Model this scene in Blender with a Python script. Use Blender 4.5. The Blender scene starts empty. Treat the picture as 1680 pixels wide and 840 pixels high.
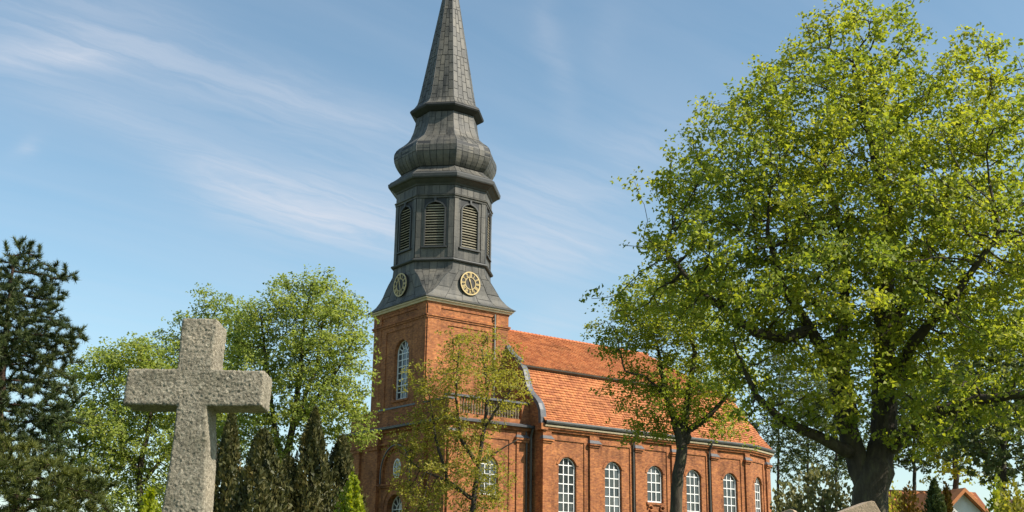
import bpy, bmesh, math, random
import numpy as np
from mathutils import Vector, Matrix
S = bpy.context.scene
C = S.collection
R = math.radians
random.seed(7)

# ------------------------------------------------------------------ camera
CAM = np.array([-40.6027, -62.6081, 1.7])
YAW, PITCH, ROLL, FPX = 0.9225, 0.2732, 0.0140, 1929.3
_fw = np.array([math.cos(YAW)*math.cos(PITCH), math.sin(YAW)*math.cos(PITCH), math.sin(PITCH)])
_r = np.array([math.sin(YAW), -math.cos(YAW), 0.0]); _u = np.cross(_r, _fw)
_r2 = math.cos(ROLL)*_r + math.sin(ROLL)*_u; _u2 = -math.sin(ROLL)*_r + math.cos(ROLL)*_u
cam_d = bpy.data.cameras.new('camera'); cam = bpy.data.objects.new('camera', cam_d); C.objects.link(cam)
cam_d.sensor_width = 36.0; cam_d.lens = FPX/1680*36.0; cam_d.clip_end = 3000; cam_d.clip_start = 0.1
M = Matrix.Identity(4)
for i in range(3):
    M[i][0] = _r2[i]; M[i][1] = _u2[i]; M[i][2] = -_fw[i]; M[i][3] = CAM[i]
cam.matrix_world = M
S.camera = cam

def at(u, v, D):
    """world point seen at photo pixel (u, v) at horizontal distance D"""
    d = _fw*FPX + _r2*(u-840) - _u2*(v-420)
    return CAM + d*(D/math.hypot(d[0], d[1]))

# ------------------------------------------------------------------ sky and sun
SUN_AZ = YAW - R(110); SUN_EL = R(43)
W_ = bpy.data.worlds.new('World'); S.world = W_; W_.use_nodes = True
nt = W_.node_tree; nt.nodes.clear()
def N(t, **kw):
    n = nt.nodes.new(t)
    for k, v in kw.items():
        if k in n.inputs.keys(): n.inputs[k].default_value = v
        else: setattr(n, k, v)
    return n
out = N('ShaderNodeOutputWorld'); bg = N('ShaderNodeBackground'); bg.inputs[1].default_value = 0.112
sky = N('ShaderNodeTexSky', sky_type='NISHITA', sun_disc=False)
sky.sun_elevation = SUN_EL; sky.sun_rotation = math.pi/2 - SUN_AZ
sky.air_density = 1.0; sky.dust_density = 0.6; sky.ozone_density = 1.0; sky.altitude = 0
L = nt.links.new
tc = N('ShaderNodeTexCoord'); sep = N('ShaderNodeSeparateXYZ'); L(tc.outputs['Generated'], sep.inputs[0])
def math_(op, a, b=None, c=None, clamp=False):
    n = N('ShaderNodeMath', operation=op); n.use_clamp = clamp
    for i, v in enumerate((a, b, c)):
        if v is None: continue
        if isinstance(v, (int, float)): n.inputs[i].default_value = v
        else: L(v, n.inputs[i])
    return n.outputs[0]
# cirrus sheet: directions mapped on a flat layer high above the place
zz = math_('ADD', math_('MAXIMUM', sep.outputs[2], 0.0), 0.16)
px_ = math_('DIVIDE', sep.outputs[0], zz); py_ = math_('DIVIDE', sep.outputs[1], zz)
cmb = N('ShaderNodeCombineXYZ'); L(px_, cmb.inputs[0]); L(py_, cmb.inputs[1])
# thin veil everywhere, stretched along the wind
mp = N('ShaderNodeMapping'); mp.inputs['Rotation'].default_value = (0, 0, R(4)); mp.inputs['Scale'].default_value = (0.9, 4.2, 1)
mp.inputs['Location'].default_value = (1.3, 0.4, 0); L(cmb.outputs[0], mp.inputs[0])
n1 = N('ShaderNodeTexNoise'); n1.inputs['Scale'].default_value = 1.5; n1.inputs['Detail'].default_value = 8; n1.inputs['Roughness'].default_value = 0.55; n1.inputs['Distortion'].default_value = 0.6
L(mp.outputs[0], n1.inputs['Vector'])
veil = math_('MULTIPLY', math_('SUBTRACT', n1.outputs[0], 0.40), 1.1, clamp=True)
# the wisps of cirrus themselves, each a soft streak in the layer, frayed by noise
n2 = N('ShaderNodeTexNoise'); n2.inputs['Scale'].default_value = 7.0; n2.inputs['Detail'].default_value = 6; n2.inputs['Roughness'].default_value = 0.6
L(cmb.outputs[0], n2.inputs['Vector'])
wv = N('ShaderNodeVectorMath', operation='MULTIPLY_ADD'); L(n2.outputs['Color'], wv.inputs[0]); wv.inputs[1].default_value = (0.06, 0.06, 0); L(cmb.outputs[0], wv.inputs[2])
def lay(u, v):
    d = _fw*FPX + _r2*(u-840) - _u2*(v-420); d = d/np.linalg.norm(d); return d[:2]/(max(d[2], 0)+0.16)
tot = None
for (a, b_, w_, st) in (((-60, 82), (240, 96), 16, 0.8), ((220, 92), (660, 225), 34, 0.75), ((40, 140), (350, 245), 22, 0.6), ((330, 275), (480, 345), 30, 0.9), ((430, 345), (720, 400), 30, 1.0), ((440, 290), (700, 335), 48, 0.55),
                        ((800, 305), (1010, 335), 30, 0.75), ((790, 385), (1010, 425), 34, 0.95), ((885, -20), (928, 185), 17, 0.3), ((990, 262), (1130, 225), 40, 0.4), ((30, 235), (60, 245), 14, 0.5), ((60, 30), (290, 30), 40, 0.4), ((-40, 10), (200, 60), 50, 0.3), ((860, 525), (960, 535), 24, 0.5), ((1010, 0), (990, 120), 20, 0.14)):
    pa, pb = lay(*a), lay(*b_); mid_ = (np.array(a)+np.array(b_))/2; dr = np.array(b_)-np.array(a); dr = dr/np.linalg.norm(dr)
    c_ = lay(*mid_); e_ = lay(*(mid_+np.array([-dr[1], dr[0]])*w_))-c_; ax_ = pb-pa; ln_ = np.linalg.norm(ax_); ax_ = ax_/ln_
    wid = abs(e_[0]*-ax_[1]+e_[1]*ax_[0])
    m_ = N('ShaderNodeMapping', vector_type='TEXTURE'); m_.inputs['Location'].default_value = (c_[0]+0.03, c_[1]+0.03, 0); m_.inputs['Rotation'].default_value = (0, 0, math.atan2(ax_[1], ax_[0])); m_.inputs['Scale'].default_value = (ln_*0.64, wid*1.45, 1)
    L(wv.outputs[0], m_.inputs[0]); dt = N('ShaderNodeVectorMath', operation='DOT_PRODUCT'); L(m_.outputs[0], dt.inputs[0]); L(m_.outputs[0], dt.inputs[1])
    g_ = math_('MULTIPLY', math_('EXPONENT', math_('MULTIPLY', dt.outputs['Value'], -1.0)), st)
    tot = g_ if tot is None else math_('ADD', tot, g_)
mp3 = N('ShaderNodeMapping'); mp3.inputs['Rotation'].default_value = (0, 0, R(-6)); mp3.inputs['Scale'].default_value = (2.2, 15.0, 1); L(wv.outputs[0], mp3.inputs[0])
n3 = N('ShaderNodeTexNoise'); n3.inputs['Scale'].default_value = 1.6; n3.inputs['Detail'].default_value = 7; n3.inputs['Roughness'].default_value = 0.6; n3.inputs['Distortion'].default_value = 0.9; L(mp3.outputs[0], n3.inputs['Vector'])
strand = math_('MULTIPLY_ADD', n3.outputs[0], 3.2, -1.0, clamp=True)
cl = math_('ADD', math_('MULTIPLY', math_('MULTIPLY', tot, math_('MULTIPLY_ADD', strand, 0.65, 0.35)), 0.48), math_('MULTIPLY', veil, 0.28), clamp=True)
hz = math_('POWER', math_('SUBTRACT', 1.0, math_('MAXIMUM', sep.outputs[2], 0.0), clamp=True), 9.0)
cl2 = math_('ADD', cl, math_('MULTIPLY_ADD', hz, 0.55, 0.02), clamp=True)
mix = N('ShaderNodeMix', data_type='RGBA'); tint = N('ShaderNodeMix', data_type='RGBA', blend_type='MULTIPLY'); tint.inputs[0].default_value = 1.0; tint.inputs[7].default_value = (1.0, 1.13, 1.04, 1); L(sky.outputs[0], tint.inputs[6])
L(cl2, mix.inputs[0]); L(tint.outputs[2], mix.inputs[6]); mix.inputs[7].default_value = (4.3, 4.5, 5.0, 1)
L(mix.outputs[2], bg.inputs[0]); L(bg.outputs[0], out.inputs[0])

sd = bpy.data.lights.new('sun', 'SUN'); so = bpy.data.objects.new('sun', sd); C.objects.link(so)
sd.energy = 5.0; sd.angle = R(0.53); sd.color = (1.0, 0.93, 0.82)
sv = Vector((math.cos(SUN_AZ)*math.cos(SUN_EL), math.sin(SUN_AZ)*math.cos(SUN_EL), math.sin(SUN_EL)))
so.rotation_euler = sv.to_track_quat('Z', 'Y').to_euler(); so.location = (0, -60, 60)
S.view_settings.view_transform = 'Standard'; S.view_settings.look = 'None'; S.view_settings.gamma = 1
S.view_settings.exposure = 0.6
S.cycles.max_bounces = 6; S.cycles.transparent_max_bounces = 8

# ------------------------------------------------------------------ materials
MATS = {}
def newmat(name):
    m = bpy.data.materials.new(name); m.use_nodes = True; m.node_tree.nodes.clear(); MATS[name] = m
    t = m.node_tree
    def n(ty, **kw):
        x = t.nodes.new(ty)
        for k, v in kw.items():
            if k in x.inputs.keys(): x.inputs[k].default_value = v
            else: setattr(x, k, v)
        return x
    o = n('ShaderNodeOutputMaterial')
    return m, t, n, o, t.links.new
def ramp(n, stops):
    r = n('ShaderNodeValToRGB'); e = r.color_ramp.elements
    while len(e) < len(stops): e.new(0.5)
    for i, (p, c) in enumerate(stops):
        e[i].position = p; e[i].color = (*c, 1)
    return r
def coord(n, l, scale, which='Object'):
    tcn = n('ShaderNodeTexCoord'); mpn = n('ShaderNodeMapping')
    mpn.inputs['Scale'].default_value = scale if isinstance(scale, tuple) else (scale,)*3
    l(tcn.outputs[which], mpn.inputs[0]); return mpn.outputs[0]

def mat_simple(name, stops, scale=3.0, rough=0.7, bump=0.15, bscale=12.0, metallic=0.0, island=0.0, detail=6, spec=0.4, which='Object', stain=None):
    m, t, n, o, l = newmat(name)
    b = n('ShaderNodeBsdfPrincipled', Roughness=rough, Metallic=metallic); b.inputs['Specular IOR Level'].default_value = spec
    v = coord(n, l, scale, which)
    nz = n('ShaderNodeTexNoise', Scale=1.0, Detail=detail, Roughness=0.62); l(v, nz.inputs['Vector'])
    f = nz.outputs[0]
    if island:
        g = n('ShaderNodeNewGeometry'); oi = n('ShaderNodeObjectInfo')
        a = n('ShaderNodeMath', operation='ADD'); l(g.outputs['Random Per Island'], a.inputs[0]); l(oi.outputs['Random'], a.inputs[1])
        fr = n('ShaderNodeMath', operation='FRACT'); l(a.outputs[0], fr.inputs[0])
        mx = n('ShaderNodeMix'); mx.inputs[0].default_value = island; l(f, mx.inputs[2]); l(fr.outputs[0], mx.inputs[3]); f = mx.outputs[0]
    r = ramp(n, stops); l(f, r.inputs[0]); col = r.outputs[0]
    if stain:      # runs and patches of dirt, moss, weather
        ssc, lo, hi = stain
        ns_ = n('ShaderNodeTexNoise', Scale=1.0, Detail=7, Roughness=0.65); l(coord(n, l, ssc), ns_.inputs['Vector'])
        rs = ramp(n, [(0.34, lo), (0.5, (1, 1, 1)), (0.7, hi)]); l(ns_.outputs[0], rs.inputs[0])
        ml = n('ShaderNodeMix', data_type='RGBA', blend_type='MULTIPLY'); ml.inputs[0].default_value = 1.0; l(col, ml.inputs[6]); l(rs.outputs[0], ml.inputs[7]); col = ml.outputs[2]
    l(col, b.inputs['Base Color'])
    if bump:
        v2 = coord(n, l, bscale, which); nb = n('ShaderNodeTexNoise', Scale=1.0, Detail=8, Roughness=0.65); l(v2, nb.inputs['Vector'])
        bp = n('ShaderNodeBump', Strength=bump, Distance=0.05); l(nb.outputs[0], bp.inputs['Height']); l(bp.outputs[0], b.inputs['Normal'])
    l(b.outputs[0], o.inputs[0]); return m

def mat_brick(name, c1, c2, mortar):
    m, t, n, o, l = newmat(name)
    b = n('ShaderNodeBsdfPrincipled', Roughness=0.86); b.inputs['Specular IOR Level'].default_value = 0.25
    uv = n('ShaderNodeUVMap')
    br = n('ShaderNodeTexBrick'); br.inputs['Scale'].default_value = 1.0
    br.inputs['Brick Width'].default_value = 0.24; br.inputs['Row Height'].default_value = 0.078; br.inputs['Mortar Size'].default_value = 0.009
    br.inputs['Mortar Smooth'].default_value = 0.3; br.inputs['Bias'].default_value = -0.1
    br.inputs['Color1'].default_value = (*c1, 1); br.inputs['Color2'].default_value = (*c2, 1); br.inputs['Mortar'].default_value = (*mortar, 1)
    l(uv.outputs[0], br.inputs['Vector'])
    # weathering blotches and soot runs
    nz = n('ShaderNodeTexNoise', Scale=0.55, Detail=8, Roughness=0.65); l(coord(n, l, 1.0), nz.inputs['Vector'])
    rp = ramp(n, [(0.30, (0.42, 0.40, 0.41)), (0.45, (0.88, 0.86, 0.86)), (0.56, (1.05, 1.03, 1.0)), (0.70, (1.32, 1.34, 1.25))]); l(nz.outputs[0], rp.inputs[0])
    mu = n('ShaderNodeMix', data_type='RGBA', blend_type='MULTIPLY'); mu.inputs[0].default_value = 0.85
    l(br.outputs[0], mu.inputs[6]); l(rp.outputs[0], mu.inputs[7])
    nz2 = n('ShaderNodeTexNoise', Scale=5.0, Detail=5); l(coord(n, l, (1, 1, 1.7)), nz2.inputs['Vector'])
    rp2 = ramp(n, [(0.3, (0.60, 0.57, 0.56)), (0.62, (1.15, 1.13, 1.1))]); l(nz2.outputs[0], rp2.inputs[0])
    mu2 = n('ShaderNodeMix', data_type='RGBA', blend_type='MULTIPLY'); mu2.inputs[0].default_value = 0.75
    l(mu.outputs[2], mu2.inputs[6]); l(rp2.outputs[0], mu2.inputs[7])
    nz3 = n('ShaderNodeTexNoise', Scale=1.0, Detail=6, Roughness=0.6); l(coord(n, l, (1.6, 1.6, 0.16)), nz3.inputs['Vector'])
    rp3 = ramp(n, [(0.30, (0.45, 0.43, 0.42)), (0.47, (1, 1, 1)), (0.72, (1.12, 1.1, 1.05))]); l(nz3.outputs[0], rp3.inputs[0])
    mu3 = n('ShaderNodeMix', data_type='RGBA', blend_type='MULTIPLY'); mu3.inputs[0].default_value = 0.8
    l(mu2.outputs[2], mu3.inputs[6]); l(rp3.outputs[0], mu3.inputs[7]); l(mu3.outputs[2], b.inputs['Base Color'])
    bp = n('ShaderNodeBump', Strength=0.6, Distance=0.012, invert=True); l(br.outputs['Fac'], bp.inputs['Height']); l(bp.outputs[0], b.inputs['Normal'])
    l(b.outputs[0], o.inputs[0]); return m

def mat_leaf(name, stops, trans=0.35, clump=0.5, nscale=0.5, rough=0.55):
    m, t, n, o, l = newmat(name)
    g = n('ShaderNodeNewGeometry')
    nz = n('ShaderNodeTexNoise', Scale=nscale, Detail=4); l(coord(n, l, 1.0), nz.inputs['Vector'])
    mp_ = n('ShaderNodeMapRange'); mp_.inputs[1].default_value = 0.3; mp_.inputs[2].default_value = 0.7; l(nz.outputs[0], mp_.inputs[0])
    mx = n('ShaderNodeMix'); mx.inputs[0].default_value = clump; l(g.outputs['Random Per Island'], mx.inputs[2]); l(mp_.outputs[0], mx.inputs[3])
    r = ramp(n, stops); l(mx.outputs[0], r.inputs[0])
    b = n('ShaderNodeBsdfPrincipled', Roughness=rough); b.inputs['Specular IOR Level'].default_value = 0.3
    l(r.outputs[0], b.inputs['Base Color'])
    tr = n('ShaderNodeBsdfTranslucent')
    hs = n('ShaderNodeHueSaturation', Saturation=1.1, Value=1.5); l(r.outputs[0], hs.inputs['Color']); l(hs.outputs[0], tr.inputs[0])
    ms = n('ShaderNodeMixShader'); ms.inputs[0].default_value = trans
    l(b.outputs[0], ms.inputs[1]); l(tr.outputs[0], ms.inputs[2]); l(ms.outputs[0], o.inputs[0]); return m

mat_brick('brick', (0.43, 0.163, 0.055), (0.225, 0.072, 0.03), (0.29, 0.175, 0.105))
mat_brick('brick_trim', (0.43, 0.16, 0.053), (0.25, 0.08, 0.033), (0.29, 0.175, 0.105))
mat_simple('tile', [(0.1, (0.24, 0.07, 0.026)), (0.45, (0.40, 0.135, 0.046)), (0.7, (0.48, 0.18, 0.062)), (0.95, (0.33, 0.115, 0.05))], scale=0.9, rough=0.8, bump=0.2, bscale=9, island=0.5, stain=((0.6, 0.9, 0.6), (0.68, 0.67, 0.60), (1.08, 1.06, 1.0)))
mat_simple('tile_base', [(0.2, (0.16, 0.05, 0.022)), (0.8, (0.24, 0.075, 0.03))], scale=2, rough=0.9)
mat_simple('tile_ridge', [(0.2, (0.36, 0.10, 0.035)), (0.8, (0.52, 0.16, 0.055))], scale=3, rough=0.85, island=0.5)
mat_simple('lead', [(0.05, (0.036, 0.036, 0.034)), (0.35, (0.078, 0.074, 0.064)), (0.65, (0.118, 0.109, 0.091)), (0.95, (0.17, 0.153, 0.122))], scale=1.6, rough=0.58, bump=0.4, bscale=5, island=0.35, spec=0.3, stain=((1.8, 1.8, 0.28), (0.42, 0.44, 0.46), (1.25, 1.2, 1.12)))
mat_simple('lead_core', [(0.2, (0.02, 0.021, 0.022)), (0.8, (0.035, 0.035, 0.033))], scale=2.5, rough=0.7, bump=0.2)
mat_simple('lead_trim', [(0.2, (0.035, 0.037, 0.038)), (0.8, (0.075, 0.073, 0.065))], scale=2.5, rough=0.6, bump=0.25)
mat_simple('coping_lead', [(0.2, (0.06, 0.061, 0.067)), (0.8, (0.13, 0.13, 0.135))], scale=2.5, rough=0.5, bump=0.25)
mat_simple('slat_wood', [(0.2, (0.19, 0.165, 0.115)), (0.8, (0.40, 0.355, 0.26))], scale=3.0, rough=0.8, bump=0.2, island=0.4)
mat_simple('baluster_stone', [(0.2, (0.10, 0.075, 0.045)), (0.8, (0.20, 0.155, 0.095))], scale=4, rough=0.85)
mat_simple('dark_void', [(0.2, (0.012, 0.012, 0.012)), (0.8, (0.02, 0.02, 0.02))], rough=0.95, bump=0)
mat_simple('cream_paint', [(0.25, (0.46, 0.36, 0.22)), (0.75, (0.66, 0.53, 0.36))], scale=3, rough=0.7, bump=0.1)
mat_simple('gutter', [(0.2, (0.035, 0.037, 0.035)), (0.8, (0.10, 0.10, 0.09))], scale=2.0, rough=0.5, bump=0.1)
mat_simple('downpipe', [(0.2, (0.14, 0.15, 0.13)), (0.8, (0.26, 0.27, 0.24))], scale=2.0, rough=0.5, bump=0.1)
mat_simple('dark_pipe', [(0.2, (0.045, 0.042, 0.035)), (0.8, (0.095, 0.085, 0.07))], scale=2.0, rough=0.45, bump=0.1)
mat_simple('white_paint', [(0.2, (0.60, 0.58, 0.54)), (0.7, (0.80, 0.79, 0.76))], scale=4, rough=0.5, bump=0.08)
mat_simple('gold', [(0.25, (0.40, 0.28, 0.10)), (0.75, (0.62, 0.48, 0.24))], scale=6, rough=0.5, bump=0.05)
mat_simple('dial_black', [(0.2, (0.02, 0.018, 0.015)), (0.8, (0.04, 0.034, 0.028))], scale=4, rough=0.6, bump=0.05)
mat_simple('door_wood', [(0.2, (0.03, 0.045, 0.035)), (0.8, (0.06, 0.08, 0.06))], scale=(8, 8, 1), rough=0.6)
mat_simple('bark_dark', [(0.3, (0.022, 0.017, 0.012)), (0.52, (0.06, 0.047, 0.032)), (0.72, (0.10, 0.09, 0.045))], scale=(5, 5, 1.6), rough=0.95, bump=0.9, bscale=(14, 14, 4))
mat_simple('bark_grey', [(0.25, (0.03, 0.024, 0.018)), (0.8, (0.08, 0.065, 0.048))], scale=(5, 5, 1.6), rough=0.95, bump=0.7, bscale=(14, 14, 4))
mat_simple('bark_red', [(0.25, (0.03, 0.02, 0.014)), (0.8, (0.09, 0.05, 0.032))], scale=(5, 5, 1.6), rough=0.95, bump=0.7, bscale=(14, 14, 4))
mat_simple('plaster', [(0.2, (0.55, 0.54, 0.50)), (0.8, (0.72, 0.71, 0.68))], scale=1.5, rough=0.9)
mat_simple('brown_roof', [(0.2, (0.10, 0.05, 0.045)), (0.8, (0.18, 0.10, 0.085))], scale=2, rough=0.9, island=0.5)
mat_simple('sandstone', [(0.2, (0.27, 0.19, 0.12)), (0.8, (0.45, 0.34, 0.23))], scale=3, rough=0.9, bump=0.4, bscale=25)
mat_simple('grass_ground', [(0.2, (0.03, 0.05, 0.015)), (0.8, (0.09, 0.12, 0.03))], scale=0.4, rough=0.95, bump=0.6, bscale=6)
mat_leaf('leaf_lime', [(0.0, (0.105, 0.15, 0.03)), (0.3, (0.195, 0.24, 0.037)), (0.6, (0.295, 0.318, 0.044)), (1.0, (0.43, 0.405, 0.06))], trans=0.53)
mat_leaf('leaf_green', [(0.0, (0.10, 0.145, 0.028)), (0.5, (0.25, 0.285, 0.04)), (1.0, (0.44, 0.41, 0.055))], trans=0.5)
mat_leaf('leaf_fresh', [(0.0, (0.12, 0.165, 0.04)), (0.5, (0.24, 0.29, 0.06)), (1.0, (0.40, 0.41, 0.095))], trans=0.52)
mat_leaf('leaf_olive', [(0.0, (0.12, 0.13, 0.025)), (0.5, (0.28, 0.262, 0.045)), (1.0, (0.45, 0.385, 0.075))], trans=0.48)
mat_leaf('leaf_pale', [(0.0, (0.05, 0.07, 0.025)), (0.5, (0.10, 0.125, 0.04)), (1.0, (0.19, 0.21, 0.07))], trans=0.35)
mat_leaf('leaf_thuja', [(0.0, (0.026, 0.032, 0.011)), (0.45, (0.075, 0.075, 0.022)), (0.75, (0.13, 0.11, 0.033)), (1.0, (0.20, 0.155, 0.05))], trans=0.18, clump=0.6, nscale=1.4)
mat_leaf('leaf_yellow', [(0.0, (0.12, 0.16, 0.012)), (0.5, (0.26, 0.30, 0.02)), (1.0, (0.40, 0.40, 0.03))], trans=0.35)
mat_leaf('leaf_russet', [(0.0, (0.10, 0.06, 0.012)), (0.5, (0.24, 0.13, 0.022)), (1.0, (0.40, 0.24, 0.05))], trans=0.35)
mat_leaf('leaf_hedge', [(0.0, (0.06, 0.07, 0.025)), (0.5, (0.14, 0.14, 0.05)), (1.0, (0.26, 0.24, 0.10))], trans=0.4)
mat_leaf('needle', [(0.0, (0.02, 0.034, 0.012)), (0.5, (0.052, 0.075, 0.022)), (0.85, (0.11, 0.125, 0.032)), (1.0, (0.17, 0.175, 0.045))], trans=0.15, clump=0.45, nscale=0.8)
mat_leaf('needle_bright', [(0.0, (0.03, 0.045, 0.012)), (0.5, (0.085, 0.10, 0.022)), (1.0, (0.19, 0.19, 0.035))], trans=0.2, clump=0.5, nscale=0.8)

# glass: dark reflecting panes
m, t, n, o, l = newmat('glass')
b = n('ShaderNodeBsdfPrincipled', Roughness=0.06); b.inputs['Base Color'].default_value = (0.035, 0.042, 0.042, 1); b.inputs['IOR'].default_value = 1.6
oi = n('ShaderNodeObjectInfo'); r_ = ramp(n, [(0.0, (0.02, 0.025, 0.025)), (0.7, (0.04, 0.048, 0.048)), (1.0, (0.10, 0.115, 0.12))]); l(oi.outputs['Random'], r_.inputs[0]); l(r_.outputs[0], b.inputs['Base Color'])
nb = n('ShaderNodeTexNoise', Scale=2.2, Detail=2); l(coord(n, l, 1.0), nb.inputs['Vector'])
bp = n('ShaderNodeBump', Strength=0.12, Distance=0.05); l(nb.outputs[0], bp.inputs['Height']); l(bp.outputs[0], b.inputs['Normal'])
l(b.outputs[0], o.inputs[0])

# weathered granite of the cross: pitted, mottled with lichen
m, t, n, o, l = newmat('granite')
b = n('ShaderNodeBsdfPrincipled', Roughness=0.92); b.inputs['Specular IOR Level'].default_value = 0.2
v1 = n('ShaderNodeTexNoise', Scale=46.0, Detail=8, Roughness=0.7, Distortion=0.8); l(coord(n, l, 1.0), v1.inputs['Vector'])
r1 = ramp(n, [(0.3, (0.12, 0.102, 0.078)), (0.47, (0.31, 0.27, 0.21)), (0.6, (0.45, 0.395, 0.31)), (0.8, (0.66, 0.59, 0.48))]); l(v1.outputs[0], r1.inputs[0])
v2 = n('ShaderNodeTexNoise', Scale=4.0, Detail=6, Roughness=0.6); l(coord(n, l, 1.0), v2.inputs['Vector'])
r2 = ramp(n, [(0.36, (0.55, 0.56, 0.50)), (0.5, (0.92, 0.92, 0.88)), (0.68, (1.12, 1.08, 1.0))]); l(v2.outputs[0], r2.inputs[0])
mu = n('ShaderNodeMix', data_type='RGBA', blend_type='MULTIPLY'); mu.inputs[0].default_value = 0.9; l(r1.outputs[0], mu.inputs[6]); l(r2.outputs[0], mu.inputs[7])
l(mu.outputs[2], b.inputs['Base Color'])
v3 = n('ShaderNodeTexNoise', Scale=60.0, Detail=6, Roughness=0.7); l(coord(n, l, 1.0), v3.inputs['Vector'])
bp = n('ShaderNodeBump', Strength=0.9, Distance=0.012); l(v3.outputs[0], bp.inputs['Height'])
bp2 = n('ShaderNodeBump', Strength=0.8, Distance=0.02); l(v1.outputs[0], bp2.inputs['Height']); l(bp.outputs[0], bp2.inputs['Normal']); l(bp2.outputs[0], b.inputs['Normal'])
l(b.outputs[0], o.inputs[0])

# ------------------------------------------------------------------ object helpers
def tag(o, label=None, cat=None, group=None, kind=None):
    if label: o['label'] = label
    if cat: o['category'] = cat
    if group: o['group'] = group
    if kind: o['kind'] = kind
    return o
def empty(name, loc=(0, 0, 0), rz=0.0):
    o = bpy.data.objects.new(name, None); C.objects.link(o); o.location = loc; o.rotation_euler = (0, 0, rz); o.empty_display_size = 0.3
    return o
def link(name, me, mat, parent=None):
    o = bpy.data.objects.new(name, me); C.objects.link(o)
    if mat and not me.materials: me.materials.append(MATS[mat])
    if parent: o.parent = parent
    return o

class MB:
    def __init__(s): s.v = []; s.f = []
    def face(s, pts):
        i = len(s.v); s.v += [tuple(p) for p in pts]; s.f.append(tuple(range(i, i+len(pts))))
    def grid(s, rows):
        """rows of equal-length point lists -> quads sharing vertices"""
        i0 = len(s.v); nc = len(rows[0])
        for r in rows: s.v += [tuple(p) for p in r]
        for a in range(len(rows)-1):
            for c in range(nc-1):
                q = i0+a*nc+c; s.f.append((q, q+1, q+nc+1, q+nc))
    def box8(s, p):   # p: 8 corners, bottom ring then top ring
        i = len(s.v); s.v += [tuple(x) for x in p]
        for f in ((3, 2, 1, 0), (4, 5, 6, 7), (0, 1, 5, 4), (1, 2, 6, 5), (2, 3, 7, 6), (3, 0, 4, 7)): s.f.append(tuple(i+k for k in f))
    def box(s, x0, x1, y0, y1, z0, z1):
        s.box8([(x0, y0, z0), (x1, y0, z0), (x1, y1, z0), (x0, y1, z0), (x0, y0, z1), (x1, y0, z1), (x1, y1, z1), (x0, y1, z1)])
    def ring(s, loops, cap0=False, cap1=False):
        """closed loops swept one onto the next"""
        i0 = len(s.v); k = len(loops[0])
        for lp in loops: s.v += [tuple(p) for p in lp]
        for a in range(len(loops)-1):
            for c in range(k):
                d = (c+1) % k; s.f.append((i0+a*k+c, i0+a*k+d, i0+(a+1)*k+d, i0+(a+1)*k+c))
        if cap0: s.f.append(tuple(i0+c for c in reversed(range(k))))
        if cap1: s.f.append(tuple(i0+(len(loops)-1)*k+c for c in range(k)))
    def mesh(s, name, uv=True):
        me = bpy.data.meshes.new(name); me.from_pydata(s.v, [], s.f)
        if uv:
            lay = me.uv_layers.new(name='UVMap'); co = s.v; dat = lay.data
            for p in me.polygons:
                nx, ny, nz = p.normal
                h = math.hypot(nx, ny)
                tx, ty = (-ny/h, nx/h) if h > 0.3 else (1.0, 0.0)
                for li in p.loop_indices:
                    x, y, z = co[me.loops[li].vertex_index]
                    dat[li].uv = (x*tx+y*ty, z if h > 0.3 else y)
        me.update(); return me
    def build(s, name, mat, parent=None, smooth=False):
        o = link(name, s.mesh(name), mat, parent)
        if smooth:
            for p in o.data.polygons: p.use_smooth = True
        return o

class Frame:
    """a wall plane: u along the wall, z up, d outward"""
    def __init__(s, o, ang):      # ang: direction of u; outward normal lies to the right of it
        s.o = np.array([o[0], o[1], 0.0]); s.t = np.array([math.cos(ang), math.sin(ang), 0.0]); s.n = np.array([math.sin(ang), -math.cos(ang), 0.0])
    def p(s, u, z, d=0.0):
        q = s.o + s.t*u + s.n*d; return (q[0], q[1], z)
    def box(s, mb, u0, u1, z0, z1, d0, d1):
        mb.box8([s.p(u0, z0, d1), s.p(u1, z0, d1), s.p(u1, z0, d0), s.p(u0, z0, d0), s.p(u0, z1, d1), s.p(u1, z1, d1), s.p(u1, z1, d0), s.p(u0, z1, d0)])

def arch_pts(uc, w, spring, rise, k=12):
    """points of an arch head from left to right; rise == w/2 gives a half circle"""
    h = w/2; rad = (h*h+rise*rise)/(2*rise); zc = spring+rise-rad
    a = math.asin(min(1, h/rad)); a = a if rise <= h else math.pi-a
    return [(uc+rad*math.sin(-a+2*a*i/k), zc+rad*math.cos(-a+2*a*i/k)) for i in range(k+1)]

def wall(fr, u0, u1, z0, z1, opens=(), depth=0.25):
    """wall sheet with arched openings and reveals; opens: (uc, w, sill, spring, rise)"""
    mb = MB(); cur = u0
    for (uc, w, sill, spring, rise) in sorted(opens):
        a, b = uc-w/2, uc+w/2
        if a > cur+1e-6: mb.face([fr.p(cur, z0), fr.p(a, z0), fr.p(a, z1), fr.p(cur, z1)])
        if sill > z0: mb.face([fr.p(a, z0), fr.p(b, z0), fr.p(b, sill), fr.p(a, sill)])
        ap = arch_pts(uc, w, spring, rise)
        for (p, q) in zip(ap[:-1], ap[1:]):
            mb.face([fr.p(p[0], p[1]), fr.p(q[0], q[1]), fr.p(q[0], z1), fr.p(p[0], z1)])
        path = [(a, sill)]+ap+[(b, sill), (a, sill)]
        for (p, q) in zip(path[:-1], path[1:]):
            mb.face([fr.p(p[0], p[1]), fr.p(q[0], q[1]), fr.p(q[0], q[1], -depth), fr.p(p[0], p[1], -depth)])
        cur = b
    if u1 > cur+1e-6: mb.face([fr.p(cur, z0), fr.p(u1, z0), fr.p(u1, z1), fr.p(cur, z1)])
    return mb

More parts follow.
